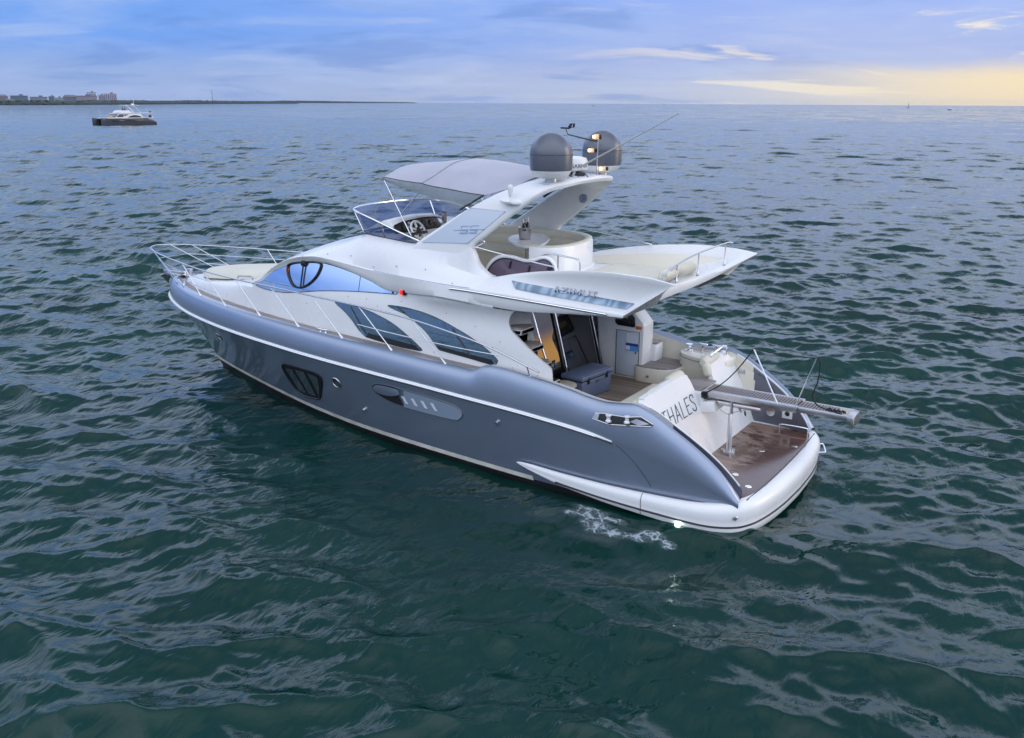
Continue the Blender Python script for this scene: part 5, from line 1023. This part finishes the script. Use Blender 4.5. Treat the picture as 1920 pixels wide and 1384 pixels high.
na = t.noise(mp, 1.9, 3, .5, .35); nb = t.noise(mp, 6.5, 4, .55, .5); nc = t.noise(mp, .55, 3, .5, .2)
calm = t.smooth(.38, .66, t.noise(ob, .16, 3, .5))
hgt_ = t.math('ADD', t.math('MULTIPLY', na, .085), t.math('ADD', t.math('MULTIPLY', t.math('MULTIPLY', nb, .024), t.math('ADD', .35, t.math('MULTIPLY', calm, .9))), t.math('MULTIPLY', nc, .20)))
vl = t.node('ShaderNodeVectorMath', operation='LENGTH'); t.set(vl, '0', ob); offs = t.smooth(220, 520, vl.outputs['Value'])      # open water out of the lee: chop carried by the normal
hgt_ = t.math('ADD', hgt_, t.math('MULTIPLY', t.math('MULTIPLY', offs, .3), t.math('ADD', t.math('MULTIPLY', t.noise(mp, .22, 3, .6), 2.2), t.math('MULTIPLY', t.noise(mp, .8, 3, .6), .7))))
bn = t.node('ShaderNodeBump'); bn.inputs['Strength'].default_value = 1.0; bn.inputs['Distance'].default_value = 1.0; t.set(bn, 'Height', hgt_); # far chop: facets too small for the mesh lean the normal this way and that
far_ = t.smooth(90, 450, vl.outputs['Value'])
def lean(sc_, dt):
    n_ = t.node('ShaderNodeTexNoise'); t.set(n_, 'Vector', mp); n_.inputs['Scale'].default_value = sc_; n_.inputs['Detail'].default_value = dt; n_.inputs['Roughness'].default_value = .65
    v_ = t.node('ShaderNodeVectorMath', operation='SUBTRACT'); t.set(v_, '0', n_.outputs[1]); v_.inputs[1].default_value = (.5, .5, .5); return v_.outputs[0]
s1 = t.node('ShaderNodeVectorMath', operation='ADD'); t.set(s1, '0', lean(.9, 4)); t.set(s1, '1', lean(.07, 3))
s2 = t.node('ShaderNodeVectorMath', operation='MULTIPLY'); t.set(s2, '0', s1.outputs[0]); s2.inputs[1].default_value = (.55, .55, 0)
s3_ = t.node('ShaderNodeVectorMath', operation='SCALE'); t.set(s3_, '0', s2.outputs[0]); t.l.new(far_, s3_.inputs['Scale'])
wl_ = t.node('ShaderNodeVectorMath', operation='SCALE'); wl_.inputs[0].default_value = (math.cos(R(116))*.075, math.sin(R(116))*.075, 0); t.l.new(far_, wl_.inputs['Scale'])     # the lee faces of the chop are the steeper ones
s4a = t.node('ShaderNodeVectorMath', operation='ADD'); t.set(s4a, '0', s3_.outputs[0]); t.set(s4a, '1', wl_.outputs[0])
s4 = t.node('ShaderNodeVectorMath', operation='ADD'); t.set(s4, '0', bn.outputs[0]); t.set(s4, '1', s4a.outputs[0])
s5 = t.node('ShaderNodeVectorMath', operation='NORMALIZE'); t.set(s5, '0', s4.outputs[0]); t.l.new(s5.outputs[0], b.inputs['Normal'])
wme.materials.append(m)
# ---- foam where cooling water spills out under the sponson
fx, fy = np.meshgrid(np.linspace(.6, 3.4, 90), np.linspace(2.2, 4.3, 70), indexing='ij'); fh, a_, b__ = waves(fx, fy, np.full_like(fx, .06)); fme = grid_mesh('foam', fx+a_, fy+b__, fh+.012, False); foam = bpy.data.objects.new('foam', fme); C.objects.link(foam); tag(foam, 'white foam trails on the dark water beside the stern', 'foam', kind='stuff')
m = bpy.data.materials.new('sea_foam'); m.use_nodes = True; t = NT(m.node_tree); b = t.n['Principled BSDF']; ob = t.node('ShaderNodeTexCoord').outputs['Object']; s3 = t.node('ShaderNodeSeparateXYZ'); t.set(s3, 'Vector', ob)
wob = t.noise(ob, 1.6, 3, .5); X_ = t.math('ADD', s3.outputs[0], t.math('MULTIPLY', t.math('SUBTRACT', wob, .5), .45)); Y_ = t.math('ADD', s3.outputs[1], t.math('MULTIPLY', t.math('SUBTRACT', t.noise(ob, 1.9, 3, .5, .3), .5), .45))
def blob(x0, y0, rx, ry): return t.math('SUBTRACT', 1.0, t.math('SQRT', t.math('ADD', t.math('POWER', t.math('DIVIDE', t.math('SUBTRACT', X_, x0), rx), 2), t.math('POWER', t.math('DIVIDE', t.math('SUBTRACT', Y_, y0), ry), 2))))
blobs = None
for a in ((2.62, 2.62, .30, .13), (2.50, 2.84, .26, .17), (2.28, 3.02, .28, .15), (1.95, 3.04, .32, .12), (1.62, 2.98, .28, .12), (1.40, 2.85, .22, .09), (1.08, 2.92, .15, .09), (2.75, 2.95, .12, .10), (2.2, 2.72, .30, .07)):
    bl = blob(*a); blobs = bl if blobs is None else t.math('MAXIMUM', blobs, bl)
vor = t.node('ShaderNodeTexVoronoi', feature='DISTANCE_TO_EDGE'); t.set(vor, 'Vector', t.mix(.12, ob, t.node('ShaderNodeTexNoise', i_Scale=5.0).outputs[1])); vor.inputs['Scale'].default_value = 5.5
lace = t.smooth(.13, .03, vor.outputs[0]); al = t.math('MULTIPLY', t.smooth(-.12, .22, blobs), t.math('MAXIMUM', lace, t.smooth(.42, .75, blobs)), clamp=True); v2 = t.node('ShaderNodeTexVoronoi', feature='DISTANCE_TO_EDGE'); t.set(v2, 'Vector', ob); v2.inputs['Scale'].default_value = 17.0
fine = t.math('MULTIPLY', t.smooth(.16, .02, v2.outputs[0]), t.smooth(-.3, .3, blobs)); al = t.math('MULTIPLY', t.math('MAXIMUM', t.math('MULTIPLY', al, .9), t.math('MULTIPLY', fine, .5)), t.smooth(.30, .62, t.noise(ob, 9, 5, .65)))
al = t.math('MAXIMUM', al, t.math('MULTIPLY', t.smooth(-.5, .5, blobs), .10))
t.set(b, 'Alpha', t.math('MULTIPLY', al, .72)); b.inputs['Base Color'].default_value = (.52, .60, .66, 1); b.inputs['Roughness'].default_value = .6; fme.materials.append(m)

# ================================================================== FAR SHORE
def bearing(px): return YAW-math.atan((px-960)/1735.0*1.0)      # compass line through a landmark
def at_range(px, r): a = bearing(px); return np.array([CAM[0]+r*math.cos(a), CAM[1]+r*math.sin(a), 0.0])
def ztop(py, px, r): hy_ = 188.0+px*.0051; return CAM[2]+(hy_-py)/1735.0*r*1.04
def fol(name, c1, c2, sc_):
    m = bpy.data.materials.new(name); m.use_nodes = True; t = NT(m.node_tree); b = t.n['Principled BSDF']; o = t.node('ShaderNodeTexCoord').outputs['Object']
    t.set(b, 'Base Color', t.mix(t.smooth(.35, .68, t.noise(o, sc_, 5, .65)), c1, c2)); b.inputs['Roughness'].default_value = .8; return m
M['mangrove'] = fol('mangrove_leaves', (.022, .038, .040), (.040, .060, .054), .09)
def wood(name, pts, hgt, depth, label, seed):
    r_ = np.random.default_rng(seed); n = 420; t_ = np.linspace(0, 1, n); L_ = crom(pts, 40); ll = np.linspace(0, 1, len(L_)); c = np.stack([np.interp(t_, ll, L_[:, k]) for k in range(3)], -1)
    d = np.gradient(c, axis=0); d /= np.linalg.norm(d, axis=1, keepdims=True); away = np.stack([-d[:, 1], d[:, 0], 0*d[:, 0]], -1); away = np.where(((c-CAM)*away).sum(1, keepdims=True) < 0, -away, away)
    bump_ = sum(r_.uniform(.3, 1)*np.sin(np.arange(n)*f+r_.uniform(0, 6)) for f in (.03, .07, .17, .31, .63, 1.1, 1.9, 2.7))/8; hh_ = hgt(t_)*(1+.35*bump_); A = []
    for f_, z_ in ((0, -.3), (-.02, .35), (.03, .75), (.12, .95), (.3, 1.0), (.6, .97), (1, .8), (1, -.3)):
        jit = r_.normal(0, 1, n); A.append(c+away*(depth*f_+.25*depth*.05*jit[:, None])+np.array([0, 0, 1])*(hh_*(z_+(.06*jit if z_ > .3 else 0)))[:, None])
    m_ = MB().grid(np.array(A))
    for i in range(900):     # crowns standing out of the canopy line
        q = r_.uniform(0, n-1.01); k = int(q); base_ = c[k]+(c[k+1]-c[k])*(q-k)+away[k]*depth*r_.uniform(.0, .35); rr_ = hh_[k]*r_.uniform(.10, .28); zc3 = hh_[k]*r_.uniform(.55, 1.02)
        v = []; 
        for a in range(6): v.append(base_+np.array([math.cos(a*1.047)*rr_*1.3*r_.uniform(.7, 1.2), math.sin(a*1.047)*rr_*1.3*r_.uniform(.7, 1.2), zc3+rr_*r_.uniform(-.2, .3)]))
        v.append(base_+np.array([0, 0, zc3+rr_*r_.uniform(.6, 1.0)])); v.append(base_+np.array([0, 0, zc3-rr_])); m_.add(v, [(a, (a+1) % 6, 6) for a in range(6)]+[((a+1) % 6, a, 7) for a in range(6)])
    o = m_.build(name, 'mangrove', ang=70, weld=0); tag(o, label, 'trees', kind='stuff'); return o
def shorept(px, py): # water's edge seen at a height below the horizon
    hy_ = 188.0+px*.0051; r = CAM[2]*1735.0/(py-hy_)/1.0; return at_range(px, r)
sh1 = [at_range(-260, 1300), at_range(-60, 1450), at_range(120, 1560), at_range(280, 1900), at_range(420, 2500), at_range(572, 3500)]
wood('mangrove_shore', sh1, lambda t: 4.4+3.6*t, 60, 'dark green mangrove belt along the far shore at the left', 3)
wood('far_trees', [at_range(560, 5200), at_range(650, 5800), at_range(720, 6800), at_range(785, 8000)], lambda t: 11-5*t, 120, 'thin far line of trees on the low spit past the mangrove tip', 5)
BW_ = {}
def wallmat(col): 
    k = tuple(col)
    if k not in BW_: BW_[k] = mat('tower_wall', col, .7, vary=.06, vscale=.05)
    return BW_[k]
M['tower_glass'] = mat('tower_window', (.07, .10, .15), .2); M['tower_roof'] = mat('tower_roof', (.16, .17, .20), .8); M['tile_roof'] = mat('tile_roof', (.17, .135, .15), .8)
def building(px0, px1, py, r, col, label, floors=6, bays=8, roof='flat', style='rows', name='apartment_building'):
    p0, p1 = at_range(px0, r), at_range(px1, r); wdt = np.linalg.norm(p1-p0); h = max(4.5, float(ztop(py, (px0+px1)/2, r))-4.5); d = p1-p0; rz = math.atan2(d[1], d[0]); dep = min(wdt*.6, 40)
    b0 = tag(empty(name, tuple((p0+p1)/2)), label, 'building', 'buildings along the far shore'); b0.rotation_euler.z = rz
    # local x along the front, +y away or towards the viewer; front faces the camera
    fy_ = -1 if (np.array([-d[1], d[0], 0])@(CAM-(p0+p1)/2)) < 0 else 1
    MB().box((0, 0, h/2), (wdt, dep, h)).build('wall', wallmat(col), b0)
    m_ = MB()
    if style == 'rows':
        for k in range(floors): m_.box((0, fy_*dep/2, h*(k+.55)/floors), (wdt*.94, .6, h/floors*.42))
    else:
        for k in range(bays): m_.box((-wdt/2+wdt*(k+.5)/bays, fy_*dep/2, h*.5), (wdt/bays*.42, .8, h*.9))
    m_.build('windows', 'tower_glass', b0)
    if roof == 'flat': MB().box((0, 0, h+.5), (wdt*1.01, dep*1.02, 1.0)).box((wdt*.12, 0, h+2.2), (wdt*.22, dep*.4, 3.0)).build('roof', 'tower_roof', b0)
    else: MB().prism([(-wdt*.52, -dep*.55, h), (wdt*.52, -dep*.55, h), (wdt*.36, 0, h*1.28), (-wdt*.36, 0, h*1.28)], (0, .1, 0)).prism([(-wdt*.52, dep*.55, h), (wdt*.52, dep*.55, h), (wdt*.36, 0, h*1.28), (-wdt*.36, 0, h*1.28)], (0, -.1, 0)).build('roof', 'tile_roof', b0)
for a in [(-30, 16, 180.2, 2100, (.40, .38, .42), 'grey-lilac block cut by the left edge of the picture', 6, 8, 'flat', 'rows'), (17, 50, 179.4, 2200, (.33, .26, .27), 'brownish mid-rise with dark roof, second from the left edge', 6, 8, 'hip', 'rows'),
    (43, 60, 184.2, 1950, (.62, .62, .64), 'low white house in front of the teal-grey block', 2, 4, 'hip', 'rows'), (54, 86, 178.6, 2150, (.17, .22, .28), 'dark teal-grey broad block at the left of the skyline gap', 7, 8, 'flat', 'rows'),
    (89, 121, 180.6, 2200, (.34, .36, .42), 'pale slate block just right of the skyline gap', 6, 9, 'flat', 'rows'), (117, 127, 186.0, 1950, (.64, .64, .66), 'small white low house under the pale slate block', 2, 3, 'hip', 'rows'),
    (123, 134, 179.6, 2250, (.19, .22, .29), 'narrow dark slate block in the middle of the skyline', 7, 4, 'flat', 'rows'), (133, 149, 181.8, 2100, (.50, .47, .44), 'sand-coloured block with pale top beside the narrow dark block', 5, 5, 'flat', 'rows'),
    (149, 174, 179.8, 2200, (.22, .24, .31), 'slate block with pitched roof left of the pink long block', 6, 7, 'hip', 'rows'), (167, 211, 178.9, 2350, (.47, .38, .40), 'long pink block under the tallest tower', 7, 12, 'flat', 'rows'),
    (192, 209, 174.0, 2400, (.52, .54, .62), 'tallest tower of the shore, pale with vertical blue stripes', 12, 5, 'flat', 'bays'), (213, 224, 177.6, 2250, (.46, .40, .47), 'shorter stepped pink tower wing with vertical bays', 9, 4, 'flat', 'bays'),
    (223, 246, 175.8, 2250, (.50, .42, .48), 'broad pink tower with vertical bays at the right end of the skyline', 10, 7, 'flat', 'bays'), (190, 212, 185.6, 1950, (.60, .58, .52), 'low cream building below the tallest tower', 2, 7, 'flat', 'rows'),
    (257, 286, 187.2, 2300, (.44, .46, .52), 'low long pale house with hipped roof right of the towers', 2, 9, 'hip', 'rows'), (293, 322, 187.6, 2500, (.22, .26, .32), 'low dark house half hidden by mangroves, the last one to the right', 2, 9, 'hip', 'rows')]:
    building(*a)
MB().tube([at_range(418, 2600), at_range(418, 2600)+np.array([0, 0, 34.0])], [.9, .5], 6).build('radio_mast', 'tower_roof'); tag(bpy.data.objects['radio_mast'], 'thin radio mast rising above the mangrove belt', 'mast')

# ================================================================== OTHER BOATS
M['cat_hull'] = mat('dark_slate_gelcoat', (.050, .055, .075), .3, coat=.3); M['cat_glass'] = mat('dark_cabin_glass', (.015, .02, .03), .08); M['cat_white'] = mat('white_cabin_gelcoat', (.66, .66, .68), .4)
cat_ = tag(empty('catamaran', (235.2, -149.5, 0)), 'dark-hulled power catamaran under way in the left distance', 'catamaran'); cat_.rotation_euler.z = R(85); cat_.scale = (.9, .9, .9)
def cathull(yc_):
    A = []
    for x in np.linspace(-9.2, 9.3, 40):
        hb = float(pchip(x, [(-9.2, 1.0), (-4, 1.15), (3, 1.1), (6.5, .75), (8.6, .28), (9.3, .04)])); zt_4 = float(pchip(x, [(-9.2, .75), (-8.2, 1.35), (-6.5, 1.75), (0, 1.95), (9.3, 2.15)])); rk = .55*float(sst(7, 9.3, x))
        A.append([(x-rk, yc_+q*hb*(.72 if z_ < .1 else 1), z_*zt_4) for q, z_ in ((-1, 0), (-1, -.15), (0, -.3), (1, -.15), (1, 0), (1, .5), (1, .97), (.9, 1), (0, 1.01), (-.9, 1), (-1, .97), (-1, .5))])
    return MB().grid(np.array(A), cv=True)
for yc_ in (2.55, -2.55):
    h_ = cathull(yc_).build('hull', 'cat_hull', cat_)
    for x_ in ((-4.6, 1.4), (2.0, 5.6)):
        for sg in (1,): MB().box(((x_[0]+x_[1])/2, yc_+sg*1.10, 1.35), (x_[1]-x_[0], .12, .34), bev=.02).build('hull_window', 'cat_glass', h_)
MB().box((-.6, 0, 1.55), (13.5, 4.4, .9), bev=.05).build('bridge_deck', 'cat_hull', cat_); MB().box((-.9, 0, 2.06), (15.6, 7.0, .16), bev=.05).box((5.6, 0, 2.0), (4.8, 3.2, .1)).build('deck', 'cat_white', cat_)
cb = MB().prism([(4.1, 2.9, 2.1), (2.7, 2.7, 3.45), (-4.4, 2.7, 3.45), (-5.2, 2.9, 2.1)], (0, -5.7, 0), .06).build('cabin', 'cat_white', cat_)
MB().prism([(3.75, 2.93, 2.4), (2.85, 2.80, 3.25), (1.2, 2.80, 3.25), (1.6, 2.93, 2.4)], (0, .03, 0)).build('window', 'cat_glass', cb); MB().prism([(1.2, 2.93, 2.6), (1.0, 2.82, 3.2), (-.4, 2.82, 3.2)], (0, .03, 0)).build('window', 'cat_glass', cb)
MB().prism([(x, 2.95, z) for x, z in crom([(.2, 2.25), (-1.0, 2.75), (-2.4, 2.92), (-3.8, 2.7), (-4.8, 2.25)], 4)], (0, .03, 0)).build('window', 'cat_glass', cb); MB().prism([(3.98, 2.6, 2.35), (2.92, 2.4, 3.3), (2.92, -2.4, 3.3), (3.98, -2.6, 2.35)], (.04, 0, .03)).build('windscreen', 'cat_glass', cb)
MB().box((-3.6, 0, 3.55), (10.4, 5.6, .16), bev=.05).build('fly_deck', 'cat_white', cat_); MB().prism([(2.6, 1.9, 3.6), (1.4, 1.7, 4.35), (-1.2, 1.8, 4.35), (-2.0, 2.0, 3.6)], (0, -3.7, 0), .08).build('fly_coaming', 'cat_white', cat_)
MB().box((-2.4, 0, 5.9), (4.6, 3.4, .12), bev=.05).build('hardtop', 'cat_white', cat_)
m_ = MB()
for sg in (1, -1): m_.tube(crom([(-.3, 1.6*sg, 5.85), (-1.6, 1.7*sg, 4.9), (-2.4, 1.8*sg, 3.7)], 4), .16, 8); m_.tube(crom([(-1.8, 1.5*sg, 5.9), (-3.6, 1.7*sg, 5.2), (-4.9, 1.8*sg, 3.6)], 4), .09, 8); m_.tube([(-7.0, 2.6*sg, 2.1), (-7.0, 2.6*sg, 3.5)], .06, 8); m_.tube([(-8.4, 2.6*sg, 1.9), (-8.4, 2.6*sg, 3.5)], .06, 8)
m_.build('struts', 'cat_white', cat_); MB().lathe([(.5, 0), (.5, .25), (.3, .4), (0, .45)], (-3.6, 0, 5.96), 14).tube([(-3.9, .2, 5.9), (-3.9, .2, 7.6)], .05, 6).build('radar', 'cat_white', cat_)
m_ = MB()
for x_ in (-4.5, -6, -7.5, -8.7): m_.tube([(x_, 2.6, 3.6), (x_, 2.6, 4.4)], .03, 6)
m_.tube([(-4.5, 2.6, 4.4), (-8.7, 2.6, 4.4), (-8.7, -2.6, 4.4)], .03, 6)
for x_ in (8.4, 6.5, 4.6): m_.tube([(x_-.2, 3.0-.09*(x_-4.6)**1.6*.6, 2.1), (x_, 3.0-.09*(x_-4.6)**1.6*.6, 2.9)], .03, 6)
m_.tube([(8.4, 2.2, 2.9), (4.6, 3.0, 2.9)], .03, 6); m_.build('rails', 'chrome', cat_); MB().box((-8.2, 1.6, 2.5), (.9, .5, .9), bev=.2).build('outboard_motor', 'dark', cat_); MB().box((-8.6, 1.2, 3.95), (.4, .3, .6), bev=.1).build('barbecue', 'dark', cat_)
ky = MB(); ky.tube([(x, 2.2, 2.45) for x in np.linspace(4.7, 5.9, 8)], [.05, .2, .28, .3, .3, .28, .2, .05], 10); ky.v = [(.9*x, .9*y, .9*z) for x, y, z in ky.v]; ky.v = [(235.2+x*math.cos(R(85))-y*math.sin(R(85)), -149.5+x*math.sin(R(85))+y*math.cos(R(85)), z) for x, y, z in ky.v]; tag(ky.build('buoy', 'yellow'), 'yellow buoy on the foredeck of the distant catamaran', 'buoy')
# two people seated at the catamaran's upper helm (skinned bodies)
def person(loc, rz, lean, label):
    V = [(0, 0, 0), (0, 0, .25), (.02+lean*.3, 0, .48), (.04+lean*.4, 0, .60), (.06+lean*.5, 0, .74), (.07+lean*.5, 0, .86), (0, .12, -.02), (.42, .13, .02), (.44, .13, -.42), (.56, .13, -.46), (0, -.12, -.02), (.42, -.13, .02), (.44, -.13, -.42), (.56, -.13, -.46), (.02, .19, .50), (.10, .24, .26), (.34, .18, .22), (.02, -.19, .50), (.10, -.24, .26), (.34, -.18, .22)]
    E_ = [(0, 1), (1, 2), (2, 3), (3, 4), (4, 5), (0, 6), (6, 7), (7, 8), (8, 9), (0, 10), (10, 11), (11, 12), (12, 13), (2, 14), (14, 15), (15, 16), (2, 17), (17, 18), (18, 19)]
    rd_ = [.14, .14, .15, .06, .10, .09, .09, .07, .05, .04, .09, .07, .05, .04, .06, .05, .035, .06, .05, .035]
    me = bpy.data.meshes.new('person'); me.from_pydata(V, E_, []); o = bpy.data.objects.new('person', me); C.objects.link(o); o.location = loc; o.rotation_euler.z = rz
    sk = o.modifiers.new('skin', 'SKIN'); 
    for v, r_ in zip(me.skin_vertices[0].data, rd_): v.radius = (r_, r_)
    me.skin_vertices[0].data[0].use_root = True; o.modifiers.new('sub', 'SUBSURF').levels = 1; me.materials.append(M['towel']); tag(o, label, 'person'); return o
def catpt(x, y, z): x, y, z = .9*x, .9*y, .9*z; c, s_ = math.cos(R(85)), math.sin(R(85)); return (235.2+x*c-y*s_, -149.5+x*s_+y*c, z)
person(catpt(.3, .9, 4.35), R(85), .1, 'person in dark clothes at the catamaran upper helm, the one nearer its bow'); person(catpt(-.5, .7, 4.35), R(85), -.05, 'person in dark clothes at the catamaran upper helm, the one nearer its stern')
def sailboat(px, r, L_, mast_h, rz, label, sail=True):
    o = tag(empty('sailboat', tuple(at_range(px, r))), label, 'sailboat', 'boats out on the horizon'); o.rotation_euler.z = rz; A = []
    for x in np.linspace(-L_/2, L_/2, 14): hb = L_*.16*max(.02, 1-abs((x/L_*2+.15))**2.4); A.append([(x, q*hb, z) for q, z in ((0, -.3), (1, -.1), (1, .9+.3*max(0, x/L_)), (-1, .9+.3*max(0, x/L_)), (-1, -.1))])
    MB().grid(np.array(A), cv=True).build('hull', 'cat_hull', o); MB().box((-.3, 0, 1.3), (L_*.36, L_*.16, .7), bev=.1).build('cabin', 'cat_white', o); MB().tube([(.6, 0, .8), (.6, 0, mast_h)], .16, 6).tube([(.6, 0, 2.2), (-L_*.36, 0, 2.0)], .14, 6).build('mast', 'cat_white', o)
    if sail: MB().prism([(.5, .04, 2.4), (.5, .04, mast_h*.97), (-L_*.34, .04, 2.3)], (0, .08, 0)).build('sail', 'canvas', o)
sailboat(926, 3300, 11, 15, R(-40), 'sailboat with a furled sail on the horizon behind the yacht radar arch', False); sailboat(1672, 2600, 9, 13, R(-20), 'small sailboat on the horizon under the warm strip of sky', True); sailboat(895, 5200, 10, 13, R(-70), 'faint sailboat left of the nearer mast on the horizon', True)
def launch(px, r, L_, rz, label):
    o = tag(empty('motorboat', tuple(at_range(px, r))), label, 'motorboat', 'boats out on the horizon'); o.rotation_euler.z = rz; A = []
    for x in np.linspace(-L_/2, L_/2, 12): hb = L_*.17*max(.02, 1-max(0, x/L_*2)**2.5); A.append([(x, q*hb, z) for q, z in ((0, -.2), (1, 0), (1, 1.0+.5*max(0, x/L_)), (-1, 1.0+.5*max(0, x/L_)), (-1, 0))])
    MB().grid(np.array(A), cv=True).build('hull', 'cat_hull', o); MB().prism([(L_*.15, L_*.1, 1.0), (L_*.06, L_*.09, 2.6), (-L_*.18, L_*.09, 2.6), (-L_*.2, L_*.1, 1.0)], (0, -L_*.2, 0), .08).build('wheelhouse', 'cat_white', o); MB().tube([(-L_*.05, 0, 2.6), (-L_*.05, 0, 5.5)], .1, 6).build('mast', 'cat_white', o)
launch(1104, 2300, 8, R(-30), 'dark fishing boat with wheelhouse on the horizon above the satellite domes'); launch(1232, 3600, 8, R(20), 'tiny dark boat on the horizon right of the satellite domes'); launch(1316, 4200, 8, R(10), 'speck-sized boat on the horizon between the tiny dark boat and the warm sky'); launch(1536, 4200, 9, R(-60), 'speck-sized boat where the warm sky strip begins'); launch(1748, 1420, 9, R(120), 'small speedboat trailing a white wake at the right')
a0_, a1_ = at_range(1754, 1410), at_range(2010, 1150); dd_ = (a1_-a0_); pp_ = np.array([-dd_[1], dd_[0], 0])/np.linalg.norm(dd_); A = np.array([[a0_+dd_*t_+pp_*(q*(2+9*t_))+np.array([0, 0, .35+.25*math.sin(t_*90+q*3)]) for q in (-1, -.4, .2, .7, 1)] for t_ in np.linspace(0, 1, 120)])
M['wake'] = mat('wake_foam', (.5, .56, .64), .6, alpha=.45); o = MB().grid(A).build('wake', 'wake'); tag(o, 'white wake streaking behind the speedboat at the right', 'wake', kind='stuff')

# ================================================================== AIR
hz = MB().box((0, 0, 29.0), (29000, 29000, 62.0)); m = bpy.data.materials.new('evening_haze'); m.use_nodes = True; t = NT(m.node_tree); t.n.clear()
pv = t.node('ShaderNodeVolumePrincipled'); pv.inputs['Color'].default_value = (.62, .72, .95, 1); pv.inputs['Density'].default_value = 2e-5; pv.inputs['Anisotropy'].default_value = .2
om = t.node('ShaderNodeOutputMaterial'); t.l.new(pv.outputs[0], om.inputs['Volume']); M['haze'] = m; o = hz.build('haze', 'haze', kind='stuff'); tag(o, 'thin bluish evening haze over the water', 'haze')
